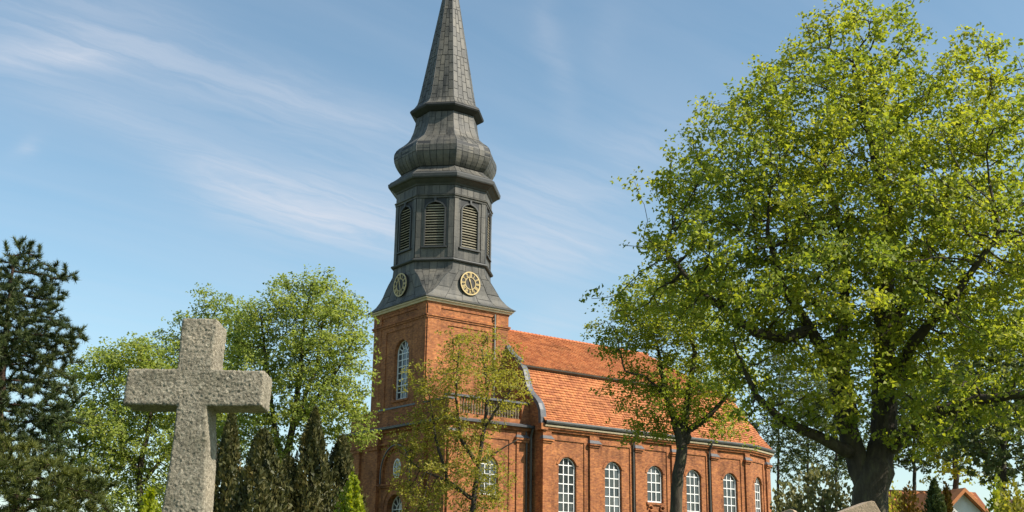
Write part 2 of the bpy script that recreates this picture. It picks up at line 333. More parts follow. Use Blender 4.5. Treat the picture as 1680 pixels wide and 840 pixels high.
def window(parent, fr, uc, w, sill, spring, rise, cols, rows, d=-0.2, bar=0.05, frame=0.075, radial=False, name='window'):
    """white glazing bars as the window, each pane a sub-part"""
    ap = arch_pts(uc, w, spring, rise, 14)
    def top(u):
        for (p, q) in zip(ap[:-1], ap[1:]):
            if p[0]-1e-6 <= u <= q[0]+1e-6: return p[1]+(q[1]-p[1])*(u-p[0])/max(1e-6, q[0]-p[0])
        return spring
    mb = MB(); a, b = uc-w/2, uc+w/2
    out_ = [(a, sill)]+ap+[(b, sill)]
    cz = (sill+spring)/2
    ai = arch_pts(uc, w-2*frame, spring, max(0.05, rise-frame*0.6), 14)
    inn = [(a+frame, sill+frame)]+ai+[(b-frame, sill+frame)]
    loops = []
    for (p, q) in zip(out_, inn): loops.append([fr.p(*p, d), fr.p(*p, d+0.07), fr.p(*q, d+0.07), fr.p(*q, d)])
    loops.append(loops[0]); mb.ring(loops)
    us = [a+frame+(w-2*frame)*i/cols for i in range(cols+1)]
    zs = [sill+frame+(spring-sill-frame)*j/rows for j in range(rows+1)]
    for u in us[1:-1]: fr.box(mb, u-bar/2, u+bar/2, sill+frame, (spring if radial else top(u)-frame*0.6), d+0.005, d+0.055)
    for z in zs[1:(None if radial else -1)] if True else (): fr.box(mb, a+frame, b-frame, z-bar/2, z+bar/2, d+0.008, d+0.05)
    if not radial: fr.box(mb, a+frame, b-frame, zs[-1]-bar/2, zs[-1]+bar/2, d+0.008, d+0.05)
    if radial:
        def bar_seg(p, q):
            dx, dz = q[0]-p[0], q[1]-p[1]; ln = math.hypot(dx, dz); nx, nz = -dz/ln*bar/2, dx/ln*bar/2
            c = [(p[0]-nx, p[1]-nz), (p[0]+nx, p[1]+nz), (q[0]+nx, q[1]+nz), (q[0]-nx, q[1]-nz)]
            mb.box8([fr.p(*x, d+0.002) for x in c]+[fr.p(*x, d+0.052) for x in c])
        r0, r1 = w*0.2, w/2-frame
        pr = None
        for i in range(9):
            th = math.pi*i/8; q = (uc+r0*math.cos(th), spring+r0*math.sin(th))
            if pr: bar_seg(pr, q)
            pr = q
        for i in range(1, 6):
            th = math.pi*i/6; bar_seg((uc+r0*math.cos(th), spring+r0*math.sin(th)), (uc+r1*math.cos(th), spring+r1*math.sin(th)*rise/(w/2)))
    wo = mb.build(name, 'white_paint', parent)
    cells = []
    for i in range(cols):
        for j in range(rows): cells.append([(us[i], zs[j]), (us[i+1], zs[j]), (us[i+1], zs[j+1]), (us[i], zs[j+1])])
        if not radial:
            pts = [(us[i], spring), (us[i+1], spring)]
            pts += [(us[i+1]-(us[i+1]-us[i])*k/4, top(us[i+1]-(us[i+1]-us[i])*k/4)-0.03) for k in range(5)]
            cells.append(pts)
    if radial:
        for i in range(6):
            t0, t1 = math.pi*i/6, math.pi*(i+1)/6; r1 = w/2-0.03
            cells.append([(uc+rr*math.cos(t), spring+rr*math.sin(t)*(rise/(w/2))) for rr, t in ((w*0.2, t0), (r1, t0), (r1, (t0+t1)/2), (r1, t1), (w*0.2, t1))])
        cells.append([(uc+w*0.2*math.cos(math.pi*k/6), spring+w*0.2*math.sin(math.pi*k/6)) for k in range(7)])
    for c in cells:
        mc = MB(); tl = random.uniform(-0.022, 0.022); tk = random.uniform(-0.022, 0.022); c0 = c[0]
        mc.face([fr.p(x[0], x[1], d+0.015+tl*(x[0]-c0[0])+tk*(x[1]-c0[1])) for x in c]); mc.build('pane', 'glass', wo)
    return wo

def tube(mb, pts, r, k=8, rough=0.0):
    pts = [np.array(p, float) for p in pts]; loops = []
    for i, p in enumerate(pts):
        tdir = pts[min(i+1, len(pts)-1)]-pts[max(i-1, 0)]; tdir /= np.linalg.norm(tdir)
        a = np.cross(tdir, (0, 0, 1) if abs(tdir[2]) < 0.9 else (1, 0, 0)); a /= np.linalg.norm(a); b_ = np.cross(tdir, a)
        rr = r[i] if hasattr(r, '__len__') else r
        if rough: jj = [1+rough*(math.sin(j*2.9+i*0.5)+math.sin(j*4.7-i*0.33+1.0))+rough*random.uniform(-0.7, 0.7) for j in range(k)]
        else: jj = [1.0]*k
        loops.append([p+rr*jj[j]*(a*math.cos(2*math.pi*j/k)+b_*math.sin(2*math.pi*j/k)) for j in range(k)])
    mb.ring(loops, True, True)

# ------------------------------------------------------------------ ground
mb = MB(); n_ = 24; ext = 900
mb.grid([[(-ext+2*ext*i/n_, -ext+2*ext*j/n_, 0) for i in range(n_+1)] for j in range(n_+1)])
g = mb.build('ground', 'grass_ground'); tag(g, 'mown grass ground of the churchyard', 'ground', kind='structure')

# ================================================================== THE CHURCH
W = 6.5; HW = 3.25
church = empty('church', (0, 0, 0)); tag(church, 'red brick church with mansard tiled roof and dark sheeted spire', 'church')
PI = math.pi
F_T = Frame((0, W), -PI/2)      # west face of the shaft: u runs from north to south
S_T = Frame((0, 0), 0)          # south face
# u on F_T = W - Y
# ---- tower shaft
ZT = 19.45
mb = wall(F_T, 0, W, 12.0, ZT, [(W-2.94, 1.78, 13.35, 16.45, 0.89)], 0.34); mb.build('tower_wall', 'brick', church)
mb = wall(S_T, 0, W, 12.0, ZT); mb.build('tower_wall', 'brick', church)
mb = MB(); mb.face([(W, 0, 12), (W, W, 12), (W, W, ZT), (W, 0, ZT)]); mb.face([(0, W, 12), (W, W, 12), (W, W, ZT), (0, W, ZT)]); mb.build('tower_wall', 'brick', church)
window(church, F_T, W-2.94, 1.72, 13.37, 16.45, 0.86, 3, 7, d=-0.3, bar=0.06, frame=0.09, radial=True)
mb = MB(); F_T.box(mb, W-2.94-1.0, W-2.94+1.0, 13.2, 13.34, 0.003, 0.1); mb.build('window_sill', 'brick_trim', church)
for fr in (F_T, S_T):
    for (a, b) in ((0.0, 0.95), (W-0.95, W)):        # corner pilasters
        mb = MB(); fr.box(mb, a+(0.002 if a == 0 else 0), b, 12.0, 18.38, 0.0, 0.09); mb.build('pilaster', 'brick_trim', church)
    for (a, b) in ((-0.02, 1.0), (W-1.0, W+0.02)):
        mb = MB(); fr.box(mb, a, b, 18.62, 19.3, 0.001, 0.115); mb.build('pilaster_head', 'brick_trim', church)
    mb = MB(); fr.box(mb, -0.12, W+0.12, 18.38, 18.5, 0.0, 0.13 if fr is S_T else 0.128); fr.box(mb, -0.17, W+0.17, 18.502, 18.61, 0.0, 0.19 if fr is S_T else 0.188); mb.build('string_course', 'brick_trim', church)
    mb = MB(); fr.box(mb, 1.001, W-1.001, 18.63, 18.72, 0.0, 0.06); fr.box(mb, 1.001, W-1.001, 19.12, 19.3, 0.0, 0.06); mb.build('frieze_band', 'brick_trim', church)
    # recessed panel of the shaft: proud border round a plain field
    mb = MB(); fr.box(mb, 0.951, 1.62, 12.6, 18.378, 0.0, 0.06); fr.box(mb, W-1.62, W-0.951, 12.6, 18.378, 0.0, 0.06); fr.box(mb, 1.621, W-1.621, 18.05, 18.377, 0.0, 0.06)
    mb.build('panel_border', 'brick_trim', church)
# cornice of the shaft
def sq(a, z, c=HW): return [(c-a, c-a, z), (c+a, c-a, z), (c+a, c+a, z), (c-a, c+a, z)]
mb = MB(); mb.ring([sq(3.26, 19.3), sq(3.34, 19.32), sq(3.36, 19.42), sq(3.44, 19.46)]); mb.build('cornice_base', 'brick_trim', church)
mb = MB(); mb.ring([sq(3.40, 19.44), sq(3.46, 19.46), sq(3.50, 19.56), sq(3.58, 19.6), sq(3.58, 19.7), sq(3.3, 19.72)]); mb.build('cornice', 'cream_paint', church)
mb = MB(); tube(mb, [(5.35, -0.16, 19.3), (5.35, -0.16, 13.3)], 0.055, 8)
for z in (18.9, 17.5, 16.0, 14.5): mb.box(5.28, 5.42, -0.13, 0.0, z, z+0.05)
mb.build('downpipe', 'downpipe', church)

# ---- flared skirt between square shaft and octagon, with lead sheets
sk = [(22.55, 3.14, 1.30), (22.25, 3.15, 1.31), (21.95, 3.16, 1.36), (21.75, 3.17, 1.52), (21.45, 3.18, 1.86), (21.1, 3.20, 2.15), (20.7, 3.22, 2.42), (20.35, 3.26, 2.75), (20.05, 3.34, 3.10), (19.86, 3.46, 3.40), (19.74, 3.60, 3.60)]
SHEET_COUNT = [0]
hidden = MB()
def sheet_obj(rows, nrm, parent, visible, lift=0.022):
    """one lead sheet: top skin and a small turned-down rim"""
    mb = MB() if visible else hidden
    nrm = np.array(nrm, float); j = lift*random.uniform(0.75, 1.35); tl = random.uniform(-0.004, 0.004)
    top_ = [[np.array(p)+nrm*(j+tl*(a-len(rows)/2)) for p in r] for a, r in enumerate(rows)]
    base = [[np.array(p)-nrm*0.01 for p in r] for r in rows]
    mb.grid(top_)
    def per(g): return g[0]+[r[-1] for r in g[1:]]+g[-1][-2::-1]+[r[0] for r in g[-2:0:-1]]
    a, b = per(top_), per(base)
    i = len(mb.v); k = len(a); mb.v += [tuple(p) for p in a]+[tuple(p) for p in b]
    for c in range(k): mb.f.append((i+c, i+(c+1) % k, i+k+(c+1) % k, i+k+c))
    if visible:
        mb.build('lead_sheet', 'lead', parent); SHEET_COUNT[0] += 1

def corner_dir(k):   # outward direction of octagon face k; 0 = west, going west, south-west, south, south-east ...
    a = PI + k*PI/4; return np.array([math.cos(a), math.sin(a), 0]), np.array([-math.sin(a), math.cos(a), 0])
VIS = (0, 1, 2, 3)
def skp(k, s, f):
    """point on the skirt: k face, s 0..1 down the profile, f -1..1 across"""
    x = s*(len(sk)-1); i = min(int(x), len(sk)-2); e = x-i
    z, a, w = [sk[i][q]*(1-e)+sk[i+1][q]*e for q in range(3)]
    w = min(w, a)
    nd, td = corner_dir(k)
    if k % 2 == 0: c = nd*a; half = w
    else:
        c = nd*((a+w)/math.sqrt(2)); half = (a-w)/math.sqrt(2)
    p = c+td*(half*f); return np.array([HW+p[0], HW+p[1], z])
mb = MB()
for k in range(8): mb.grid([[skp(k, s/10, f) for f in (-1, -0.33, 0.33, 1)] for s in range(11)])
skirt = mb.build('skirt_roof', 'lead_core', church)
for k in range(8):
    vis = k in VIS
    for c in range(5 if k % 2 == 0 else 5):
        nc = 5; f0, f1 = -1+2*c/nc, -1+2*(c+1)/nc
        cuts = [0.0, 0.2, 0.48, 0.76, 1.0] if c % 2 else [0.0, 0.34, 0.62, 0.9, 1.0]
        if k % 2 == 1: cuts = [0, 0.22, 0.42, 0.6, 0.8] if c % 2 else [0, 0.3, 0.52, 0.72, 0.86]
        for s0, s1 in zip(cuts[:-1], cuts[1:]):
            nd, _ = corner_dir(k); up = np.array([0, 0, 0.35])
            wid = np.linalg.norm(skp(k, s0, f1)-skp(k, s0, f0)); g_ = min(0.4, 0.016/max(wid, 0.05))*(f1-f0)
            rows = [[skp(k, s0+(s1-s0)*(0.02+0.96*q/3), f0+g_+(f1-f0-2*g_)*h) for h in (0, 1)] for q in range(4)]
            sheet_obj(rows, nd+up, skirt, vis)
# rolled lead along the skirt's hips and its eaves
mb = MB()
for k in range(8): tube(mb, [skp(k, s/20, 1.0) for s in range(21)], 0.035, 5)
mb.ring([sq(3.60, 19.69), sq(3.66, 19.70), sq(3.66, 19.76), sq(3.56, 19.80)]); mb.build('lead_roll', 'lead_trim', skirt)

# ---- clocks
def clock(fr, uc, zc, d, mm, hh, sc=0.94):
    cl_ = MB(); r = 0.86; k = 40
    def circ(rad, dd): rad *= sc; return [fr.p(uc+rad*math.sin(2*PI*i/k), zc+rad*math.cos(2*PI*i/k), dd) for i in range(k)]
    cl_.ring([circ(r, d-0.25), circ(r, d), circ(0.001, d)]); co = cl_.build('clock', 'dial_black', church)
    for (ra, rb, nm) in ((0.86, 0.77, 'dial_ring'), (0.47, 0.42, 'inner_ring')):
        mb = MB(); mb.ring([circ(rb, d+0.002), circ(rb, d+0.035), circ(ra, d+0.035), circ(ra, d+0.002)]); mb.build(nm, 'gold', co)
    def stroke(mb, ang, p, q, th):
        # p, q in local (x across, y outward) about the dial point at this angle
        ca, sa = math.cos(ang), math.sin(ang)
        def g(x, y): x *= sc; y *= sc; return (uc+x*ca+y*sa, zc-x*sa+y*ca)
        dx, dy = q[0]-p[0], q[1]-p[1]; ln = math.hypot(dx, dy); nx, ny = -dy/ln*th/2, dx/ln*th/2
        c = [g(p[0]-nx, p[1]-ny), g(p[0]+nx, p[1]+ny), g(q[0]+nx, q[1]+ny), g(q[0]-nx, q[1]-ny)]
        mb.box8([fr.p(*x, d+0.003) for x in c]+[fr.p(*x, d+0.03) for x in c])
    rom = ['XII', 'I', 'II', 'III', 'IIII', 'V', 'VI', 'VII', 'VIII', 'IX', 'X', 'XI']
    for h in range(12):
        mb = MB(); s_ = rom[h]; wd = {'I': 0.055, 'V': 0.10, 'X': 0.10}; tot = sum(wd[c] for c in s_); x = -tot/2
        for c in s_:
            cx = x+wd[c]/2; x += wd[c]
            if c == 'I': stroke(mb, h*PI/6, (cx, 0.48), (cx, 0.76), 0.036)
            elif c == 'V': stroke(mb, h*PI/6, (cx, 0.48), (cx-0.045, 0.76), 0.034); stroke(mb, h*PI/6, (cx, 0.48), (cx+0.045, 0.76), 0.026)
            else: stroke(mb, h*PI/6, (cx-0.045, 0.48), (cx+0.045, 0.76), 0.034); stroke(mb, h*PI/6, (cx+0.045, 0.48), (cx-0.045, 0.76), 0.026)
        mb.build('numeral', 'gold', co)
    for (ang, ln, th, nm) in ((mm*PI/30, 0.72, 0.06, 'minute_hand'), (hh*PI/6, 0.44, 0.085, 'hour_hand')):
        mb = MB(); ca, sa = math.cos(ang), math.sin(ang)
        def g(x, y): x *= sc; y *= sc; return (uc+x*ca+y*sa, zc-x*sa+y*ca)
        c = [g(-th*0.35, -0.16), g(-th*0.6, ln*0.7), g(0, ln), g(th*0.6, ln*0.7), g(th*0.35, -0.16)]
        dd = d+(0.05 if nm[0] == 'm' else 0.036)
        mb.ring([[fr.p(*x, dd) for x in c], [fr.p(*x, dd+0.013) for x in c]], True, True); mb.build(nm, 'gold', co)
clock(S_T, 3.25, 21.12, 0.14, 27, 11.35)
clock(F_T, 3.25, 21.12, 0.14, 27, 11.35)

# ---- octagonal belfry
T8 = math.tan(PI/8)
def octa(a, z): return [(HW+a/math.cos(PI/8)*math.cos(PI+PI/8+i*PI/4), HW+a/math.cos(PI/8)*math.sin(PI+PI/8+i*PI/4), z) for i in range(8)]
def sweep8(prof): mb = MB(); mb.ring([octa(a, z) for z, a in prof]); return mb
sweep8([(22.5, 3.14), (22.52, 3.30), (22.6, 3.36), (22.68, 3.34), (22.76, 3.16)]).build('belfry_ledge', 'lead_trim', church)
A8 = 3.13
for k in range(8):
    a = PI+k*PI/4; nd, td = corner_dir(k)
    # frame with u along the face, centre of the face at u = 0
    fr = Frame((HW+nd[0]*A8, HW+nd[1]*A8), a+PI/2)
    hf = A8*T8; vis = k in VIS
    mb = wall(fr, -hf, hf, 22.7, 27.95, [(0, 1.34, 23.62, 26.28, 0.44)], 0.3)
    bw = mb.build('belfry_wall', 'lead_core', church)
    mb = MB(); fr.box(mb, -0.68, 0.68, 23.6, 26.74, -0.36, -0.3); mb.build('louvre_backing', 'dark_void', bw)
    # louvre: frame with slats as sub-parts
    mb = MB()
    ao, ai = arch_pts(0, 1.50, 26.26, 0.52, 12), arch_pts(0, 1.30, 26.26, 0.42, 12)
    oo, ii = [(-0.75, 23.56)]+ao+[(0.75, 23.56)], [(-0.65, 23.62)]+ai+[(0.65, 23.62)]
    lp = [[fr.p(*p, 0.0), fr.p(*p, 0.09), fr.p(*q, 0.09), fr.p(*q, -0.05)] for p, q in zip(oo, ii)]; mb.ring(lp)
    fr.box(mb, -0.86, 0.86, 23.46, 23.56, 0.0, 0.16)
    fr.box(mb, -0.07, 0.07, 26.68, 26.98, 0.02, 0.15)
    lv = mb.build('louvre', 'lead_trim', church)
    ns = 16
    for i in range(ns):
        z = 23.66+i*0.186; mb = MB(); hw = 0.65
        mb.box8([fr.p(-hw, z, -0.02), fr.p(hw, z, -0.02), fr.p(hw, z+0.12, -0.20), fr.p(-hw, z+0.12, -0.20),
                 fr.p(-hw, z+0.045, 0.0), fr.p(hw, z+0.045, 0.0), fr.p(hw, z+0.165, -0.20), fr.p(-hw, z+0.165, -0.20)])
        if vis: mb.build('slat', 'slat_wood', lv)
    # pilaster strips at the angles, clad in sheets
    for s in (-1, 1):
        u0, u1 = sorted((s*hf, s*(hf-0.36)))
        mb = MB(); fr.box(mb, u0, u1, 22.74, 26.98, 0.001, 0.05); ps = mb.build('angle_strip', 'lead_core', church)
        zc_ = [22.78, 23.7, 24.9, 26.0, 26.96] if s > 0 else [22.78, 24.2, 25.4, 26.96]
        for z0, z1 in zip(zc_[:-1], zc_[1:]):
            rows = [[fr.p(u, z, 0.05) for u in (u0+0.012, u1-0.012)] for z in (z0+0.01, z1-0.01)]
            sheet_obj(rows, fr.n, ps, vis, 0.012)
    # field sheets below and beside the louvre
    for i in range(4):
        u0 = -0.94+i*0.47; rows = [[fr.p(u, z, 0.0) for u in (u0+0.012, u0+0.458)] for z in (22.78, 23.44)]; sheet_obj(rows, fr.n, bw, vis, 0.012)
    for s in (-1, 1):
        u0, u1 = sorted((s*0.76, s*0.935))
        for z0, z1 in ((23.57, 24.8), (24.82, 26.0), (26.02, 26.96)):
            sheet_obj([[fr.p(u, z, 0) for u in (u0+0.008, u1-0.008)] for z in (z0, z1)], fr.n, bw, vis, 0.012)
    # frieze sheets
    for i in range(5):
        u0 = -hf+i*2*hf/5; rows = [[fr.p(u, z, 0.03) for u in (u0+0.012, u0+2*hf/5-0.012)] for z in (27.28, 27.88)]; sheet_obj(rows, fr.n, bw, vis, 0.012)
sweep8([(26.98, 3.14), (26.99, 3.22), (27.06, 3.23), (27.08, 3.18), (27.12, 3.19), (27.15, 3.27), (27.22, 3.28), (27.25, 3.16)]).build('belfry_moulding', 'slat_wood' if False else 'lead', church)
sweep8([(27.88, 3.15), (27.92, 3.22), (28.0, 3.26), (28.12, 3.42), (28.24, 3.56), (28.30, 3.70), (28.38, 3.74), (28.58, 3.76), (28.62, 3.68), (28.74, 3.60), (28.78, 3.45)]).build('belfry_cornice', 'lead_trim', church)

# ---- bulb, lantern neck, eaves ring and spire
bulb = [(28.76, 3.50), (28.95, 3.26), (29.15, 3.04), (29.36, 2.88), (29.40, 2.90), (29.5, 3.0), (29.68, 3.14), (29.95, 3.29), (30.25, 3.39), (30.55, 3.43), (30.85, 3.41), (31.1, 3.31), (31.32, 3.12), (31.55, 2.84), (31.86, 2.54), (32.15, 2.38), (32.6, 2.22), (33.1, 2.11), (33.8, 2.02)]
ringp = [(33.78, 2.0), (33.86, 2.16), (33.98, 2.34), (34.06, 2.46), (34.16, 2.52), (34.26, 2.50), (34.30, 2.44)]
def spa(z): return 1.36-0.162*(z-38.58)
spire = [(34.28, 2.46), (34.40, 2.32), (34.55, 2.17), (34.75, 2.06), (35.0, 1.97), (35.4, 1.885)]+[(z, spa(z)) for z in (36.2, 38, 40, 42, 44, 46, 46.9)]
ob = sweep8(bulb).build('bulb_roof', 'lead_core', church)
orr = sweep8(ringp).build('spire_eaves', 'lead_core', church)
osp = sweep8(spire).build('spire', 'lead_core', church)
def prof_at(prof, s):
    """arc length parameter 0..1 -> z, a"""
    P = np.array(prof); d = np.r_[0, np.cumsum(np.hypot(*(np.diff(P, axis=0).T)))]
    return float(np.interp(s*d[-1], d, P[:, 0])), float(np.interp(s*d[-1], d, P[:, 1]))
def s_of(prof, z):
    P = np.array(prof); d = np.r_[0, np.cumsum(np.hypot(*(np.diff(P, axis=0).T)))]
    return float(np.interp(z, P[:, 0], d)/d[-1])
def op(prof, k, s, f):
    z, a = prof_at(prof, s); nd, td = corner_dir(k); p = nd*a+td*(a*T8*f); return np.array([HW+p[0], HW+p[1], z])
def clad(prof, parent, bands):
    """bands: (z0, z1, columns, rows, staggered) of sheets on every face"""
    for k in range(8):
        nd, td = corner_dir(k)
        for (z0, z1, nc, nr, stag) in bands:
            s0, s1 = s_of(prof, z0), s_of(prof, z1)
            for c in range(nc):
                f0, f1 = -1+2*c/nc, -1+2*(c+1)/nc
                off = 0.5 if (stag and (c+k) % 2) else 0.0
                cuts = [0.0]+[(i+off+random.uniform(-0.13, 0.13))/nr for i in range(nr+1) if 0.25 < i+off < nr-0.25]+[1.0]
                for a, b in zip(cuts[:-1], cuts[1:]):
                    sa, sb = s0+(s1-s0)*a, s0+(s1-s0)*b
                    za, aa = prof_at(prof, sa); zb, ab = prof_at(prof, sb)
                    nn = nd*(zb-za)+np.array([0, 0, 1])*(aa-ab); nn = nn/np.linalg.norm(nn)
                    q = 3 if (z1-z0 > 3 or nr > 3) else 5
                    e = 0.016/max(0.1, (b-a)*(s1-s0)*8); wl = max(0.06, aa*T8*(f1-f0)); g_ = 0.02/wl*(f1-f0)
                    rows = [[op(prof, k, sa+(sb-sa)*(e+(1-2*e)*i/(q-1)), f) for f in (f0+g_, f1-g_)] for i in range(q)]
                    sheet_obj(rows, nn, parent, k in VIS and (k != 3 or stag))
clad(bulb, ob, [(28.8, 29.34, 6, 1, False), (29.42, 30.35, 6, 1, False), (30.35, 31.75, 6, 1, False), (31.75, 33.78, 4, 3, True)])
clad(spire, osp, [(34.29, 34.85, 6, 1, False), (34.85, 38.4, 4, 5, True), (38.4, 42.4, 3, 5, True), (42.4, 45.0, 2, 4, True), (45.0, 46.8, 1, 2, False)])
mb = MB()
for k in range(8):
    pass
for prof, par in ((bulb, ob), (spire, osp)):
    mb = MB()
    for k in range(8): tube(mb, [op(prof, k, i/40, 1.0) for i in range(41)], 0.03, 5)
    mb.build('hip_roll', 'lead_trim', par)
o = hidden.build('far_lead_sheets', 'lead', ob); o['kind'] = 'stuff'
mb = MB(); tube(mb, [(HW, HW, 46.7), (HW, HW, 48.9)], 0.04, 6)
bm = bmesh.new(); bmesh.ops.create_uvsphere(bm, u_segments=14, v_segments=8, radius=0.28); me = bpy.data.meshes.new('finial_ball'); bm.to_mesh(me); bm.free()
fo = mb.build('finial', 'gold', church); fb = link('ball', me, 'gold', fo); fb.location = (HW, HW, 47.4)

# ---- lower stage of the tower
E0 = -2.73; E1 = 2*HW-E0      # Y extents
Zc = 11.5
F_L = Frame((0, E1), -PI/2); LWID = E1-E0
S_L = Frame((0, E0), 0)
fu = lambda Y: E1-Y
mb = wall(F_L, 0, LWID, 0, Zc, [(fu(2.95), 1.86, 0.2, 6.3, 0.93)], 0.4); mb.build('west_wall', 'brick', church)
for z0_, z1_, op_ in ((6.0, Zc, (3.2, 1.42, 7.08, 9.0, 0.5)), (0, 6.0, (3.2, 1.42, 1.6, 4.6, 0.5))):
    mb = wall(S_L, 0, W, z0_, z1_, [op_], 0.28); mb.build('south_stage_wall', 'brick', church)
mb = MB(); mb.face([(W-0.01, -3.77, 0), (W-0.01, -2.7, 0), (W-0.01, -2.7, 11.6), (W-0.01, -3.77, 11.6)]); mb.build('nave_end_wall', 'brick', church)
mb = MB(); mb.face([(0, E1, 0), (W, E1, 0), (W, E1, Zc), (0, E1, Zc)]); mb.build('north_stage_wall', 'brick', church)
window(church, S_L, 3.2, 1.36, 7.1, 9.0, 0.47, 3, 3, d=-0.24)
window(church, S_L, 3.2, 1.36, 1.62, 4.6, 0.47, 3, 5, d=-0.24)
mb = MB(); S_L.box(mb, 2.35, 4.05, 6.92, 7.06, 0.001, 0.1); mb.build('window_sill', 'brick_trim', church)
window(church, F_L, fu(2.95), 1.78, 4.4, 6.3, 0.89, 2, 1, d=-0.34, bar=0.05, radial=True, name='fanlight')
mb = MB(); F_L.box(mb, fu(2.95)-0.92, fu(2.95)+0.92, 0.2, 6.18, -0.39, -0.36) if False else F_L.box(mb, fu(2.95)-0.92, fu(2.95)+0.92, 0.2, 4.4, -0.39, -0.32); mb.build('door', 'door_wood', church)
# arched niche with oval window on the west front
def arch_ring(fr, uc, w, spring, rise, th, d0, d1, foot=None, k=18):
    mb = MB(); o_, i_ = arch_pts(uc, w+2*th, spring, rise+th, k), arch_pts(uc, w, spring, rise, k)
    if foot is not None: o_ = [(uc-w/2-th, foot)]+o_+[(uc+w/2+th, foot)]; i_ = [(uc-w/2, foot)]+i_+[(uc+w/2, foot)]
    mb.ring([[fr.p(*p, d0), fr.p(*p, d1), fr.p(*q, d1), fr.p(*q, d0)] for p, q in zip(o_, i_)]); return mb
arch_ring(F_L, fu(2.95), 3.2, 8.6, 1.6, 0.22, 0.0, 0.14, foot=7.95).build('niche_arch', 'brick_trim', church)
arch_ring(F_L, fu(2.95), 3.5, 8.6, 1.76, 0.06, 0.0, 0.2, foot=7.95).build('arch_flashing', 'coping_lead', church)
arch_ring(F_L, fu(2.95), 1.86, 6.3, 0.93, 0.38, 0.0, 0.1, foot=0.3).build('door_arch', 'brick_trim', church)
arch_ring(F_L, fu(2.95), 2.66, 6.3, 1.33, 0.05, 0.0, 0.14, foot=0.3).build('door_hood', 'brick_trim', church)
mb = MB(); F_L.box(mb, fu(2.95)-2.1, fu(2.95)+2.1, 7.82, 7.94, 0.0, 0.22); F_L.box(mb, fu(2.95)-2.0, fu(2.95)+2.0, 7.7, 7.82, 0.0, 0.14); mb.build('string_course', 'brick_trim', church)
def oval(rx, rz, d): return [F_L.p(fu(2.9)+rx*math.cos(2*PI*i/28), 8.86+rz*math.sin(2*PI*i/28), d) for i in range(28)]
mb = MB(); mb.ring([oval(0.36, 0.56, 0.004), oval(0.36, 0.56, 0.05), oval(0.44, 0.64, 0.05), oval(0.44, 0.64, 0.004)]); ow = mb.build('oval_window', 'white_paint', church)
mb = MB(); mb.face(oval(0.37, 0.57, 0.012)); mb.build('pane', 'glass', ow)
mb = MB(); F_L.box(mb, fu(2.9)-0.02, fu(2.9)+0.02, 8.3, 9.42, 0.014, 0.045); F_L.box(mb, fu(2.9)-0.36, fu(2.9)+0.36, 8.84, 8.88, 0.014, 0.043); mb.build('glazing_bars', 'white_paint', ow)
# west pilasters
for (y0, y1, dd) in ((6.4, 5.1, 0.24), (0.8, -0.5, 0.24), (E1, 7.6, 0.16), (-1.1, E0, 0.16)):
    mb = MB(); F_L.box(mb, fu(y0)+0.001, fu(y1), 0.6, 10.2, 0.0, dd); mb.build('pilaster', 'brick_trim', church)
    mb = MB(); F_L.box(mb, fu(y0)-0.07, fu(y1)+0.07, 10.2, 10.42, 0.0, dd+0.08); F_L.box(mb, fu(y0)-0.12, fu(y1)+0.12, 10.421, 10.55, 0.0, dd+0.14); mb.build('pilaster_cap', 'brick_trim', church)
    mb = MB(); F_L.box(mb, fu(y0)+0.001, fu(y1), 10.551, 11.3, 0.0, dd-0.02); mb.build('pilaster_head', 'brick_trim', church)
mb = MB(); F_L.box(mb, fu(5.09), fu(0.81), 10.45, 10.6, 0.0, 0.12); mb.build('string_course', 'brick_trim', church)
# cornice and parapet round the lower stage
def rect(o_, z): return [(-o_, E0-o_, z), (W-0.02, E0-o_, z), (W-0.02, E1+o_, z), (-o_, E1+o_, z)]
mb = MB(); mb.ring([rect(0.02, 11.2), rect(0.2, 11.26), rect(0.22, 11.36), rect(0.34, 11.42)]); mb.build('cornice_base', 'brick_trim', church)
mb = MB(); mb.ring([rect(0.3, 11.42), rect(0.44, 11.46), rect(0.46, 11.58), rect(0.30, 11.62), rect(0.0, 11.72)]); mb.build('cornice', 'coping_lead', church)
mb = MB(); F_L.box(mb, 0.0, LWID, 11.65, 12.75, -0.35, -0.02); F_L.box(mb, 2.0, LWID-2.0, 11.65, 12.78, -0.3, 0.03); mb.build('parapet', 'brick', church)
mb = MB(); F_L.box(mb, -0.06, LWID+0.06, 12.79, 12.9, -0.42, 0.08); mb.build('parapet_coping', 'coping_lead', church)
mb = MB(); S_L.box(mb, 0.0, 0.9, 11.66, 13.0, -0.4, -0.03); S_L.box(mb, 5.75, 6.45, 11.66, 13.0, -0.4, -0.03); S_L.box(mb, 0.901, 5.749, 11.66, 12.0, -0.36, -0.06); bal = mb.build('balustrade', 'brick_trim', church)
mb = MB(); S_L.box(mb, 0.002, 6.47, 13.001, 13.14, -0.46, 0.03); mb.build('handrail', 'coping_lead', bal)
bmesh_bal = None
for i in range(22):
    u = 1.05+i*0.215; mb = MB()
    prof = [(12.0, 0.075), (12.08, 0.075), (12.12, 0.05), (12.3, 0.085), (12.5, 0.07), (12.75, 0.045), (12.86, 0.055), (12.92, 0.08), (13.0, 0.08)]
    mb.ring([[S_L.p(u+r*math.cos(2*PI*j/8), z, -0.21+r*math.sin(2*PI*j/8)) for j in range(8)] for z, r in prof]); mb.build('baluster', 'baluster_stone', bal)
mb = MB(); mb.face([(0.3, E0+0.3, 11.9), (W, E0+0.3, 11.9), (W, E1-0.3, 11.9), (0.3, E1-0.3, 11.9)]); mb.build('terrace', 'coping_lead', church)
